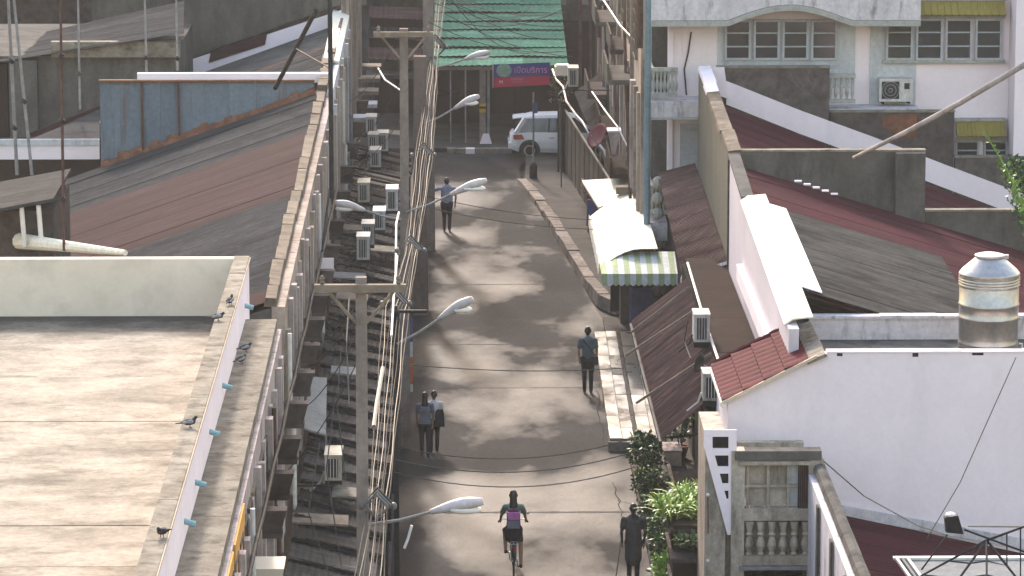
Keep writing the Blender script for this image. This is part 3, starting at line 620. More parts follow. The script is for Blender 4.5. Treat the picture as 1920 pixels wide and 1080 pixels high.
def pole(label, x, y, top, w, m, arm=None, steps=False, fin=True):
    b = thing('utility_pole', label, 'utility pole', (x,y,0), 'poles along the left kerb')
    p = MB().hexa([(x-w*.62,y-w*.62,-.2),(x+w*.62,y-w*.62,-.2),(x+w*.62,y+w*.62,-.2),(x-w*.62,y+w*.62,-.2),(x-w*.5,y-w*.5,top),(x+w*.5,y-w*.5,top),(x+w*.5,y+w*.5,top),(x-w*.5,y+w*.5,top)])
    p.build('shaft', M[m], b)
    if arm:
        z, xl, xr = arm
        MB().box(xl,xr,y-w*.5-.13,y-w*.5-.004,z-.06,z+.06).build('crossarm', M['timber'], b)
        for sx in (-1,1): MB().bar((x+sx*w*.5,y-w*.5-.03,z-.55),(x+sx*.5,y-w*.5-.03,z-.07),.045).build('brace', M['timber'], b)
        for xx in (xl+.12, xr-.12):
            MB().lathe([(.025,0),(.045,.03),(.03,.06),(.045,.09),(.02,.14)], (xx,y-w*.5-.07,z+.062), 10).build('insulator', M['timber'], b)
    return b
pA = at(677,537,y=61); pB = at(757,63,y=92)
poleA = pole('near concrete utility pole with timber crossarm and braces', pA[0], 61, pA[2]+.15, .17, 'pole_concrete', (pA[2], at(590,530,y=61)[0], at(762,540,y=61)[0]))
poleB = pole('second concrete utility pole with a crossarm, rising past the condensers', pB[0], 92, pB[2]+.12, .19, 'pole_concrete', (pB[2], at(700,63,y=92)[0], at(813,63,y=92)[0]))
xD = at(788,300,y=109)[0]
poleD = pole('broad brown utility pole behind the cable bundle', xD, 109, 7.2, .34, 'pole_brown')
xE = at(803,30,y=119.5)[0]
poleE = pole('farthest olive utility pole at the top of the cable bundle', xE, 119.5, 9.2, .30, 'pole_concrete')
xC = at(742,640,y=77.5)[0]
poleC = pole('slim dark lamp pole between the two crossarm poles', xC, 77.5, 6.1, .09, 'dark_steel')
MB().bar((xC-.1,77.4,6.0),(xC+.62,77.4,6.0),.06).build('crossbar', M['dark_steel'], poleC)
lamp(poleA, at(690,984,y=60.9), at(905,940,y=60.5)); lamp(poleC, at(745,645,y=77.4), at(886,560,y=77)); lamp(poleB, at(762,398,y=91.8), at(912,338,y=91.3))
lamp(poleB, at(752,412,y=91.8), at(628,380,y=91.6)); lamp(poleD, at(796,232,y=108.8), at(898,180,y=108.4)); lamp(poleE, at(812,128,y=119.3), at(918,98,y=119))

# cables of the left bundle: each a hanging line from pole to pole
def sagline(a, b, sag, n=10): return [(lerp(a,b,i/n)[0], lerp(a,b,i/n)[1], lerp(a,b,i/n)[2] - sag*4*(i/n)*(1-i/n)) for i in range(n+1)]
NODES = [at(676,1180,z=5.9), at(708,960,z=5.9), at(742,578,z=5.9), at(770,478,z=5.9), at(794,298,z=5.9), at(816,95,z=5.9), at(832,-60,z=5.9)]
cl = ['pale','silvery','thin grey','slack','tight','twisted','lowest','outer','inner']
rn = random.Random(21)
for i in range(8):
    dx = (i-3.5)*.085; pts = []; ph = rn.uniform(0,6)
    for k, (a, b_) in enumerate(zip(NODES, NODES[1:])):
        o = .55 if k % 2 else 1.0
        dx *= .93; a2 = (a[0]+dx*(o if k else 1), a[1], a[2]+rn.uniform(-.16,.16)); 
        b2 = (b_[0]+dx*(1.55-o), b_[1], b_[2]+rn.uniform(-.05,.05))
        if pts: a2 = pts[-1]
        seg_ = sagline(a2, b2, rn.uniform(.02,.22)); pts += seg_[1:] if pts else seg_
    MB().tube([(p[0]+.012*math.sin(p[1]*.9+ph),p[1],p[2]) for p in pts], rn.choice((.006,.007,.009,.010)), 6).build('utility_cable', M[('dark_cable','cable','dark_cable','pale_cable','dark_cable','dark_cable','cable','dark_cable')[i]], label='overhead cable in the long bundle hung from pole to pole above the left kerb', cat='cable', group='cables of the long bundle along the left kerb')
# coils of spare cable tied where the bundle meets a bracket
for i, (q, sz, lab) in enumerate(((NODES[1],.24,'coil of spare cable under the nearest lamp arm'),(NODES[2],.26,'pale cable knot beside the near crossarm'),(NODES[3],.28,'star shaped cable spreader high over the middle of the lane edge'),(NODES[4],.27,'diamond of coiled cable beside the second pole'),(NODES[5],.34,'largest diamond of coiled cable below the green roof'))):
    b = thing('cable_coil', lab, 'cable coil', q, 'coils tied into the left cable bundle')
    for k in range(3):
        r_ = sz*(1-.18*k); pts = [(q[0]+r_*math.cos(a), q[1]-.05*k, q[2]+.12+r_*1.1*math.sin(a)) for a in [j*math.pi/2 for j in range(4)]]
        pts = pts + [pts[0]]
        MB().tube(pts, .026, 6).build('coil_turn', M['pale_cable' if k else 'cable'], b)
    for sx in (-1,1): MB().ball((q[0]+sx*sz*1.05,q[1]-.02,q[2]+.1), .055, .05, .06, 8, 6).build('clamp', M['pale_cable'], b)
# bright service drop lines
for pts, r, m, lab in (([at(745,480,y=76), at(738,560,y=74), at(734,630,y=72)], .022, 'pvc', 'bright white service line dropping beside the near crossarm'),
                       ([at(718,690,y=66), at(706,760,y=64), at(701,800,y=63)], .035, 'pale_cable', 'frayed pale cable end hanging in the bundle'),
                       ([at(748,398,y=90),at(743,420,y=89),at(742,520,y=86)], .025, 'pvc', 'white conduit standing right of the condensers'),
                       ([at(709,128,y=118), at(722,150,y=116), at(752,170,y=114)], .03, 'pvc', 'kinked white pipe left of the second pole'),
                       ([at(772,985,y=60.5), at(765,1010,y=60.5), at(758,1028,y=60.5)], .022, 'pvc', 'pale scrap of cable hanging from the nearest lamp arm')):
    MB().tube(pts, r, 6).build('service_line', M[m], label=lab, cat='cable')
# spans that cross the lane
for i, (ul, vl, ur, vr, z0, z1, sag) in enumerate(((745,838,1185,822,4.9,4.2,.30),(742,862,1185,848,5.0,4.2,.30),(738,885,1190,876,4.9,4.1,.32),(748,682,1170,690,5.2,3.9,.1),(800,368,1110,412,5.4,3.6,.1),(805,390,1112,430,5.4,3.4,.1))):
    MB().tube(sagline(at(ul,vl,z=z0), at(ur,vr,z=z1), sag, 14), .010, 5).build('utility_cable', M['dark_cable'], label=('dark cable sagging low across the lane in front of the schoolgirl, ' + ('farthest of three','middle one of three','nearest of three')[i]) if i < 3 else ('dark cable crossing the lane by the man with the shoulder strap','dark cable crossing the lane just past the man in pale blue','lower dark cable crossing the lane at the legs of the man in pale blue')[i-3], cat='cable', group='single cables across the lane')
# hanging wires in front of the dark awnings
for i, (a, c_, d_) in enumerate((((640,650),(632,760),(648,900)),((628,745),(612,880),(640,1060)),((600,830),(578,960),(628,1110)),((655,560),(650,640),(655,760)))):
    MB().tube([at(*a,y=74-4*i), at(*c_,y=73-4*i), at(*d_,y=72-4*i)], .012, 5).build('hanging_wire', M['cable'], label='loose pale wire dangling in front of the dark left awnings, ' + ('beside the near pole','above the lone condenser','nearest to the viewer','under the near crossarm')[i], cat='wire', group='loose wires by the left awnings')

# drop wires from the poles to the left fronts, meter boxes, pipes and odds and ends
for i, (a_, b_, lab) in enumerate((((745,70),(655,190),'drop wire from the left end of the far crossarm to the pale front'),((752,150),(668,262),'drop wire from the second pole to the cluster of condensers'),((757,215),(640,330),'slack drop wire from the second pole over the white lamp'),((672,560),(572,690),'drop wire from the near crossarm to the window hoods'),((680,600),(560,770),'lower drop wire from the near pole to the grey canopy sheet'),((688,640),(520,900),'long drop wire from the near pole to the nearest hoods'))):
    yA = 61 if i > 2 else 92; MB().tube(sagline(at(*a_,y=yA), at(*b_,x=FX+.15), .25, 10), .009, 5).build('drop_wire', M['dark_cable'], label=lab, cat='wire', group='drop wires to the left fronts')
for u, v, lab in ((600,640,'grey meter box between the window hoods by the near crossarm'),(575,735,'grey meter box beside the grey canopy sheet'),(650,300,'small meter box high on the pale blue front'),(625,452,'small meter box above the pinkish sign board')):
    q = at(u,v,x=FX+.12); bb = thing('meter_box', lab, 'meter box', q, 'meter boxes on the left fronts'); MB().box(FX+.004,FX+.2,q[1],q[1]+.3,q[2]-.2,q[2]+.2).build('case', M['grey_sheet'], bb); MB().box(FX+.03,FX+.17,q[1]-.012,q[1]-.002,q[2]-.05,q[2]+.12).build('dial', M['glass'], bb)
for k, (y, m) in enumerate(((59.5,'pvc'),(66.9,'rusty_steel'),(73.6,'pvc'),(83.3,'dark_cable'),(90.4,'pvc'),(99.8,'rusty_steel'),(110.5,'pvc'),(116.2,'blue_pipe'))):
    MB().tube([(FX+.1,y,6.3),(FX+.1,y,4.6),(FX+.16,y+.1,4.5),(FX+.16,y+.1,2.9)], .04, 8).build('down_pipe', M[m], label=ORD[k]+' down pipe from the foreground on the left house fronts', cat='pipe', group='down pipes on the left fronts')
rn = random.Random(41)
for k, (u, v) in enumerate(((660,560),(640,520),(715,470),(650,700),(660,930),(600,980),(720,250),(655,430))):
    q = at(u,v,z=3.0); bb = thing('scrap_board', 'weathered scrap board on the dark left awnings, '+('just right of the near crossarm post','above the near crossarm','beside the white conduit','left of the near pole shaft','below the lone condenser','nearest to the viewer','by the far cluster of condensers','above the pinkish sign board')[k], 'board', q, 'scrap boards on the left awnings')
    w = rn.uniform(.25,.6); MB().hexa([(q[0]-w,q[1],q[2]-.02),(q[0]+w,q[1],q[2]-.08),(q[0]+w,q[1]+.5,q[2]-.02),(q[0]-w,q[1]+.5,q[2]+.04),(q[0]-w,q[1],q[2]+.02),(q[0]+w,q[1],q[2]-.04),(q[0]+w,q[1]+.5,q[2]+.02),(q[0]-w,q[1]+.5,q[2]+.08)]).build('board', M[rn.choice(['timber','grey_sheet','old_concrete'])], bb)
# tangle at the junction end of the bundle
for i in range(9):
    a_ = at(rn.uniform(800,845), rn.uniform(-30,60), y=119+rn.uniform(-1,1)); b_ = at(rn.uniform(980,1090), rn.uniform(5,110), y=133+rn.uniform(-4,4))
    MB().tube(sagline(a_, b_, rn.uniform(.1,.5), 12), .011, 5).build('utility_cable', M['dark_cable' if i % 3 else 'cable'], label='cable slung across the junction in front of the green roof', cat='cable', group='cables slung before the green roof')

# ------------------------------------------------------------------ end of the lane: market hall with green roof
b = thing('market_hall', 'dark open market hall with green corrugated roof closing the end of the lane', 'building', (1.5,146,0))
gx0, gx1 = at(812,108,y=141)[0], at(1062,108,y=141)[0]
for k in range(8):
    y0 = 141 + k*1.36; z0 = 2.97 + k*.165; n = 3
    for i in range(n):
        xa, xb = gx0+(gx1-gx0)*i/n, gx0+(gx1-gx0)*(i+1)/n+.06; t = random.uniform(-.03,.03)
        corr((xa,y0,z0+t),(xb,y0,z0+random.uniform(-.04,.04)),(xb,y0+1.5,z0+.10+t),(xa,y0+1.5,z0+.10), .22, .014, rows=2).build('roof_sheet', M['green_sheet'], b)
MB().box(gx0,gx1,141.05,141.13,2.78,2.90).build('eave_beam', M['timber'], b)
MB().box(-3,gx1+6,149,149.3,0,3.6).build('back_wall', M['brown_wall'], b)
MB().box(gx0-2.4,gx0-.02,142,150.9,2.35,2.5).build('side_canopy', M['dark_awning'], b)
MB().box(-3,gx1+3,139.9,149,-.2,.16).build('plinth', M['pavement'], b)
for u, w, m in ((905,.22,'pole_concrete'),(916,.09,'steel_pole'),(873,.05,'steel_pole'),(845,.05,'steel_pole')):
    x = at(u,262,y=141.2)[0]; c = MB().box(x-w/2,x+w/2,141.2,141.2+w,.16,2.82).build('column', M[m], b)
    if u == 905:
        MB().box(x-w/2-.004,x+w/2+.004,141.19,141.2+w+.004,1.25,1.38).build('yellow_band', M['yellow_band'], c); MB().box(x-w/2-.004,x+w/2+.004,141.19,141.2+w+.004,1.38,1.46).build('black_band', M['black_paint'], c); MB().box(x-w/2-.004,x+w/2+.004,141.19,141.2+w+.004,1.46,1.56).build('yellow_band', M['yellow_band'], c)
        MB().hexa([(x-.1,140.9,.16),(x+.32,140.9,.16),(x+.32,141.15,.16),(x-.1,141.15,.16),(x+.02,141,.5),(x+.22,141,.5),(x+.22,141.12,.5),(x+.02,141.12,.5)]).build('footing', M['white_paint'], b)
for x0, x1, z1 in ((-1.0,.2,1.2),(2.2,3.4,1.7),(.5,1.2,.8)): MB().box(x0,x1,146.5,147.6,.16,z1).build('stall_counter', M['brown_wall'], b)
k0, k1 = at(838,262,y=139.6), at(955,272,y=139.6)
b = MB().box(k0[0],k0[0]+.01,139.7,139.8,0,.1).build('plinth_kerb', M['kerb_concrete'], kind='structure')
for i in range(7): MB().box(k0[0]+i*.33,k0[0]+i*.33+.32,139.55,139.88,-.1,.17+random.uniform(0,.02)).build('kerb_stone', M['white_paint' if i == 2 else 'kerb_concrete'], b)
for k in range(6):
    bb = thing('shop_awning', ORD[k]+' dark sheet awning up the far left corner beside the green roof', 'awning', (-2,143+k,3+.7*k), 'dark awnings beside the green roof')
    z0 = 3.0+.62*k; y0 = 142.6+1.1*k; corr((-3.1,y0,z0),(gx0-.1,y0,z0-.1),(gx0-.1,y0+1.0,z0+.25),(-3.1,y0+1.0,z0+.3), .2, .012).build('awning_sheet', M['dark_awning' if k % 2 else 'brown_sheet'], bb); MB().box(-3.1,gx0-.15,y0+.9,y0+.98,z0-.5,z0+.1).build('board', M['brown_wall' if k % 3 else 'dirty_concrete'], bb)
q = at(1050,180,y=131); cc = thing('hanging_plant', 'olive brown clump of foliage hanging left of the silver duct', 'plant', q); ql = leaf_mesh(260, .35, 1.2, .12, random.Random(3)); ql.v = [(x+q[0],y+q[1],z+q[2]-.5) for x, y, z in ql.v]; ql.build('foliage', M['leaf_dry'], cc, kind='stuff'); MB().tube([(q[0],q[1],q[2]+.7),(q[0]+.02,q[1],q[2]-.3),(q[0]+.05,q[1],.14)], .02, 6).build('stem', M['bark'], cc)
b = thing('back_terrace', 'weathered beige house front beyond the green roof', 'building', (1,153,0))
MB().box(-7,9,152,153,0,12).build('wall', M['dirty_concrete'], b)
for i in range(7):
    for z in (4.4,): window(b, -6+i*2.1, -4.8+i*2.1, 152, 152, z, z+1.4, 'y', 1)
for i in range(16): MB().box(-6.6+i*.95,-6.2+i*.95,151.6,151.998,3.95,4.15).build('bracket', M['old_concrete'], b)

# banner at the hall
YBN = 140.85
c0, c1, c2, c3 = at(925,121,y=YBN), at(1031,117,y=YBN), at(1031,158,y=YBN), at(928,164,y=YBN)
b = thing('shop_banner', 'blue and red printed banner with a green roundel hanging under the green roof', 'banner', c3)
MB().prism([c3, c2, c1, c0], (0,.03,0)).build('cloth', M['banner_blue'], b)
dn = lambda u, v: at(u, v, y=YBN-.006)
MB().prism([dn(927,164), dn(1031,158.5), dn(1031,142), dn(926.4,145)], (0,.004,0)).build('red_strip', M['banner_red'], b)
mid = dn(945,132); el = MB().add([(mid[0]+.27*math.cos(i*math.pi/12), YBN-.008, mid[2]+.24*math.sin(i*math.pi/12)) for i in range(24)], [tuple(range(24))]); el.build('roundel', M['banner_green'], b)
def text(body, u, v, y, size, m, name, parent, sx=1.0):
    cu = bpy.data.curves.new(name, 'FONT'); cu.body = body; cu.size = size; cu.extrude = .002; cu.resolution_u = 2
    o = bpy.data.objects.new(name, cu); p = at(u, v, y=y); w = parent['_w']
    o.location = tuple(p[i]-w[i] for i in range(3)); o.rotation_euler = (math.pi/2,0,0); o.scale = (sx,1,1)
    cu.materials.append(M[m]); COL.objects.link(o); me = bpy.data.meshes.new_from_object(o.evaluated_get(bpy.context.evaluated_depsgraph_get())); q = bpy.data.objects.new(name, me); q.location = o.location; q.rotation_euler = o.rotation_euler; q.scale = o.scale; bpy.data.objects.remove(o); COL.objects.link(q); q.parent = parent; return q
text('เปิดบริการ', 963, 136.5, YBN-.012, .30, 'banner_pink', 'large_lettering', b, .98)
text('M', 936, 157, YBN-.016, .17, 'banner_white', 'logo_letter', b)
for i in range(7): MB().bar(dn(958+i*3.5,150.4), dn(960+i*3.5,147), .035, .005).build('small_letter', M['banner_white'], b)
MB().bar(dn(960,154.5), dn(992,153), .05, .004).build('print_line', M['banner_pink'], b); MB().bar(dn(990,140.2), dn(1010,139.2), .08, .004).build('print_line', M['bag_grey'], b)
MB().box(c0[0]-.03,c0[0],YBN-.02,YBN+.04,c3[2]-.02,c0[2]+.05).build('batten', M['pale_wood'], b)

# white hatchback leaving to the right
def car(x0, yc, label):
    b = thing('parked_car', label, 'car', (x0+1.95,yc,0)); Lc, hw = 3.95, .84
    sec = [ # x, half width, z low, z belt
        (0,.62,.42,.78),(.06,.74,.34,.86),(.25,.81,.27,.92),(.7,.84,.25,.95),(1.6,.845,.23,.94),(2.6,.845,.23,.92),(3.2,.83,.24,.86),(3.7,.76,.28,.76),(3.9,.64,.34,.64)]
    m = MB(); ring = []
    for x, w, zl, zb in sec: ring += [[(x0+x,yc-w*.93,zl),(x0+x,yc-w,zl+.16),(x0+x,yc-w*1.0,(zl+zb)/2+.05),(x0+x,yc-w*.95,zb),(x0+x,yc+w*.95,zb),(x0+x,yc+w,(zl+zb)/2+.05),(x0+x,yc+w,zl+.16),(x0+x,yc+w*.93,zl)]]
    vs = [p for r in ring for p in r]; n = 8
    fs = [(i*n+j,i*n+(j+1)%n,(i+1)*n+(j+1)%n,(i+1)*n+j) for i in range(len(sec)-1) for j in range(n)] + [tuple(range(n)), tuple((len(sec)-1)*n+j for j in range(n))]
    m.add(vs, fs); m.build('body', M['car_paint'], b, smooth=False)
    g = [(.16,.68,.94),(.50,.66,1.40),(.9,.63,1.49),(1.7,.63,1.50),(2.35,.60,1.42),(3.05,.70,.92)]
    r = MB(); r.hexa([(x0+.42,yc-.60,1.41),(x0+.42,yc+.60,1.41),(x0+2.3,yc+.58,1.43),(x0+2.3,yc-.58,1.43),(x0+.75,yc-.54,1.50),(x0+.75,yc+.54,1.50),(x0+1.9,yc+.54,1.52),(x0+1.9,yc-.54,1.52)]); r.build('roof', M['car_paint'], b)
    cg = MB(); cg.hexa([(x0+.14,yc-.74,.93),(x0+.14,yc+.74,.93),(x0+3.05,yc+.74,.91),(x0+3.05,yc-.74,.91),(x0+.46,yc-.61,1.408),(x0+.46,yc+.61,1.408),(x0+2.28,yc+.60,1.425),(x0+2.28,yc-.60,1.425)]); cg.build('window', M['car_glass'], b)
    for xx in (1.35,): MB().bar((x0+xx,yc-.745,.93),(x0+xx+.03,yc-.62,1.42),.06).build('pillar', M['black_paint'], b)
    MB().bar((x0+.20,yc-.75,.93),(x0+.52,yc-.62,1.42),.13).build('pillar', M['car_paint'], b); MB().bar((x0+3.0,yc-.75,.92),(x0+2.3,yc-.61,1.43),.06).build('pillar', M['car_paint'], b)
    MB().hexa([(x0+.18,yc-.84,.70),(x0+.5,yc-.86,.72),(x0+.5,yc-.60,.72),(x0+.04,yc-.60,.70),(x0+.16,yc-.83,.86),(x0+.42,yc-.83,.88),(x0+.4,yc-.60,.88),(x0+.06,yc-.60,.86)]).build('tail_light', M['tail_red'], b)
    MB().hexa([(x0-.02,yc+.5,.70),(x0+.2,yc+.5,.70),(x0+.3,yc+.84,.72),(x0+.1,yc+.83,.70),(x0-.01,yc+.5,.86),(x0+.2,yc+.5,.86),(x0+.3,yc+.82,.86),(x0+.1,yc+.81,.86)]).build('tail_light', M['tail_red'], b)
    MB().box(x0-.05,x0+.12,yc-.66,yc+.66,.36,.56).build('bumper', M['car_paint'], b); MB().box(x0-.065,x0-.052,yc-.25,yc+.25,.58,.69).build('number_plate', M['awning_white'], b)
    MB().hexa([(x0+.1,yc-.5,1.38),(x0+.5,yc-.5,1.42),(x0+.5,yc+.5,1.42),(x0+.1,yc+.5,1.38),(x0+.15,yc-.5,1.42),(x0+.5,yc-.5,1.46),(x0+.5,yc+.5,1.46),(x0+.15,yc+.5,1.42)]).build('rear_spoiler', M['car_paint'], b)
    MB().box(x0+1.35,x0+1.55,yc-.875,yc-.845,.74,.78).build('door_handle', M['alloy'], b)
    for xx in (.68,3.15):
        for sy in (-1,1):
            yy = yc+sy*.76; w = MB(); w.lathe([(.17,-.10),(.30,-.10),(.315,-.06),(.315,.06),(.30,.10),(.17,.10)], (0,0,0), 24); w.rot((0,0,0),'X',math.pi/2)
            w.v = [(p[0]+x0+xx,p[1]+yy,p[2]+.315) for p in w.v]; tw = w.build('wheel', M['rubber'], b)
            q = MB(); q.lathe([(.03,-.09),(.19,-.104),(.2,.104),(.03,.09)], (0,0,0), 16)
            q.rot((0,0,0),'X',math.pi/2); q.v = [(p[0]+x0+xx,p[1]+yy,p[2]+.315) for p in q.v]; q.build('rim', M['alloy'], tw)
            a = MB(); a.add([(x0+xx+.37*math.cos(t*math.pi/12),yc+sy*.852,.33+.37*math.sin(t*math.pi/12)) for t in range(-1,14)]+[(x0+xx+.30*math.cos(t*math.pi/12),yc+sy*.852,.33+.30*math.sin(t*math.pi/12)) for t in range(13,-2,-1)], [tuple(range(30))]); a.build('wheel_arch', M['black_paint'], b)
    return b
car(at(956,290,y=138.6)[0], 139.0, 'white hatchback seen from behind at the end of the lane')
# sign post with dark bollard foot
sp = at(1000,334,z=.14)
b = thing('sign_post', 'slim grey post with dark bollard foot at the tip of the kerb', 'post', sp)
MB().tube([sp,(sp[0],sp[1],3.05)], .035, 8).build('post', M['steel_pole'], b)
MB().lathe([(.13,0),(.13,.42),(.08,.52),(.05,.54)], sp, 12).build('bollard_foot', M['black_paint'], b)
MB().box(sp[0]-.03,sp[0]+.14,sp[1]-.05,sp[1]-.036,2.35,2.7).build('plate', M['blue_cloth'], b)

# ------------------------------------------------------------------ right: far row along the lane
def rx(y): return 5.05 + (112-y)*.004
b = thing('shophouse', 'far right shophouse row with brown panelled upper front and projecting ledges', 'shophouse', (8,124,0))
MB().box(5.35,14,107.6,141,-.2,11.5).build('house_body', M['dirty_concrete'], b)
MB().box(5.05,5.34,107.6,141,-.2,11.5).build('front_wall', M['beige_plaster'], b)
rn = random.Random(9); y = 108
while y < 140:
    w = rn.uniform(.18,.4); MB().box(5.05-rn.uniform(.05,.16),5.047,y,y+w,rn.choice((0,3.2)),rn.choice((6.3,11.4))).build('pilaster', M[rn.choice(['beige_plaster','pink_plaster','rusty_steel','old_concrete'])], b); y += w+rn.uniform(.9,1.4)
for y0 in (109.6,113.4,117.2,121,124.8,128.6,132.4,136.2):
    for z0 in (3.6,7.0):
        window(b, 5.048, 0, y0, y0+1.5, z0, z0+1.7, 'x', -1, 4, 'timber', .08, 2)
for y0, z0, d, m in ((112.0,6.0,.75,'dirty_concrete'),(117.5,6.2,.45,'dark_concrete'),(123,6.4,.7,'dirty_concrete'),(113.5,3.1,.6,'brown_wall'),(122,3.15,.6,'brown_wall'),(130,3.2,.7,'dark_concrete'),(129,6.4,.5,'dirty_concrete')):
    s = MB().box(5.05-d,5.046,y0,y0+3.4,z0,z0+.14).build('ledge', M[m], b)
    MB().box(5.05-d,5.05-d+.05,y0,y0+3.4,z0+.142,z0+.6).build('ledge_upstand', M[m], s)
for yA, zA, yB, zB, m in ((110,2.6,115,7.5,'rusty_steel'),(118,2.2,123,6.0,'rusty_steel'),(126,3,133,9,'dark_steel')): MB().bar((4.9,yA,zA),(4.9,yB,zB),.09).build('brace', M[m], b)
for u, v0, v1, m, r in ((1069,-10,168,'steel_pole',.05),(1087,-10,330,'rusty_steel',.07),(1106,-10,300,'rusty_steel',.06),(1124,-10,70,'rusty_steel',.09),(1200,-10,90,'rusty_steel',.08),(1149,120,200,'pvc',.03)):
    x = 4.6 if u < 1090 else 4.95; yy = F*.985*x/(u-850); p0, p1 = at(u,v1,x=x), at(u,v0,x=x); MB().tube([p0,(p0[0],p0[1],p1[2])], r, 8).build('down_pipe', M[m], b)

# metal hoarding along the far pavement
h0, h1 = Vector((3.62,137.2,.14)), Vector((4.86,116.5,.14))
b = thing('metal_hoarding', 'grey upright metal panel hoarding along the far right pavement', 'fence', tuple(h1))
n = 26
for i in range(n):
    a_, b_ = h0.lerp(h1,i/n), h0.lerp(h1,(i+.94)/n); o = .02*(i%2); z = 2.15+random.uniform(-.03,.03)
    MB().hexa([(a_.x-o,a_.y,.14),(a_.x-o+.04,a_.y,.14),(b_.x-o+.04,b_.y,.14),(b_.x-o,b_.y,.14),(a_.x-o,a_.y,z),(a_.x-o+.04,a_.y,z),(b_.x-o+.04,b_.y,z),(b_.x-o,b_.y,z)]).build('panel', M['shutter'], b)
MB().tube([(h0.x-.04,h0.y,2.25),(h1.x-.04,h1.y,2.2)], .045, 8).build('top_rail', M['shutter'], b)
for u in (1047, 1056): p = at(u,322,z=.14); MB().tube([p,(p[0],p[1],2.6)], .035 if u == 1047 else .08, 8).build('post', M['dark_steel'], b)
b = thing('sheet_roof', 'worn dark lean-to roof over the far right shop fronts', 'roof', (4.5,128,2.6))
roof_sheets(b, (5.04,117,3.0), (5.04,138,3.05), (4.15,138,2.35), (4.75,117,2.3), 8, M['dark_awning'])
# silver bent duct
dz = [(1036,130,132),(1042,148,131),(1056,163,129),(1062,190,127),(1080,215,124),(1092,228,122),(1105,252,120)]
MB().tube([at(u,v,y=y) for u,v,y in dz], .034, 8).build('metal_duct', M['lamp_shell'], label='silver crooked duct dropping across the far right shop fronts', cat='duct', smooth=True)
MB().tube([at(u,v,y=y) for u,v,y in ((1128,-5,116),(1150,28,114),(1163,48,113),(1186,72,112))], .03, 8).build('metal_duct', M['lamp_shell'], label='pale crooked duct at the top of the far right fronts', cat='duct')
MB().tube([at(u,v,y=y) for u,v,y in ((1110,172,117),(1135,208,115),(1158,238,113.5),(1182,285,112.4))], .022, 8).build('drain_pipe', M['pvc'], label='thin pale pipe slanting down the brown far right front', cat='pipe')
MB().tube([at(u,v,y=y) for u,v,y in ((1124,272,118.5),(1133,283,118.3),(1140,303,118))], .04, 8).build('drain_pipe', M['pvc'], label='short crooked white pipe under the red satellite dish', cat='pipe')
# red satellite dish
p = at(1123,256,y=117.5)
b = thing('satellite_dish', 'dark red satellite dish tilted beside the far right fronts', 'satellite dish', p)
d = MB(); prof = [(.001,0),(.16,.015),(.30,.055),(.40,.10),(.40,.085),(.30,.035),(.16,-.005),(.001,-.02)]
d.lathe(prof, p, 28); d.rot(p,'X',R(62)); d.rot(p,'Z',R(-58)); d.build('dish', M['dish_red'], b, smooth=True)
MB().tube([p,(p[0]+.25,p[1]+.1,p[2]-.25),(p[0]+.3,p[1]+.1,p[2]-.9)], .03, 8).build('mount', M['dark_steel'], b)
MB().tube([(p[0]-.05,p[1]-.35,p[2]-.2),(p[0]-.25,p[1]-.42,p[2]+.1)], .015, 6).build('feed_arm', M['steel_pole'], b)
q = at(1152,262,y=115); b = thing('vent_box', 'pale plaster chute box on the far right front beside the red dish', 'box', q)
MB().hexa([(q[0]-.08,q[1],q[2]-.45),(q[0]+.02,q[1],q[2]-.45),(q[0]+.02,q[1]+.5,q[2]-.3),(q[0]-.08,q[1]+.5,q[2]-.3),(q[0]-.18,q[1],q[2]+.22),(q[0]+.18,q[1],q[2]+.22),(q[0]+.18,q[1]+.6,q[2]+.22),(q[0]-.18,q[1]+.6,q[2]+.22)]).build('chute', M['pink_plaster'], b)
MB().box(q[0]-.2,q[0]+.2,q[1]-.02,q[1]+.62,q[2]+.222,q[2]+.27).build('cap', M['white_paint'], b)
make_ac('white air conditioner at the far right corner under the pale box', at(1075,165,y=125), None, wall=5.0)
for i, (u, v) in enumerate(((1052,120),)):
    q = at(u+3, v+22, y=127); bb = thing('roof_box', 'cream rounded box on the far right corner above the duct', 'box', q); MB().box(q[0]-.25,q[0]+.25,q[1],q[1]+.6,q[2],q[2]+.28).box(q[0]-.2,q[0]+.2,q[1]+.05,q[1]+.55,q[2]+.282,q[2]+.33).build('shell', M['cream_plaster'], bb)

# ------------------------------------------------------------------ right: white villa facing down the lane
YH = 107.0
b = thing('white_villa', 'three storey white villa with panelled glass doors, balusters and mustard awnings', 'house', (11,111,0))
H = lambda u, v, o=0: at(u, v, y=YH-o)
hx0, hx1 = H(1262,100)[0], H(1892,100)[0]
MB().box(hx0,hx1,YH,YH+9,0,12).build('front_wall', M['white_paint'], b)
MB().box(hx1+.003,hx1+5,YH-1.2,YH+9,0,12).build('side_wing', M['white_paint'], b)
x = H(1345,100)[0]; x2 = H(1602,100)[0]
def blk(name, u0, v0, u1, v1, o0, o1, m, lab=None, par=None):
    """block on the villa front between two picture corners, standing o0..o1 proud of the wall"""
    p, q = H(u0,v0), H(u1,v1); return MB().box(min(p[0],q[0]),max(p[0],q[0]),YH-o1,YH-o0,min(p[2],q[2]),max(p[2],q[2])).build(name, M[m], par or b, lab)
blk('recess_panel', 1345,36,1602,165, .003,.03, 'blue_white_paint')
blk('recess_panel', 1632,40,1716,200, .003,.03, 'blue_white_paint')
blk('side_pier', 1280,36,1344,215, .003,.02, 'white_paint')
blk('door_panel', 1356,110,1574,126, .031,.06, 'window_frame')
for u0 in (1358,1412,1466,1520):
    p, q = H(u0,112), H(u0+50,36); window(b, p[0],q[0],YH-.031,0,p[2],q[2],'y',1,3,'window_frame',.08)
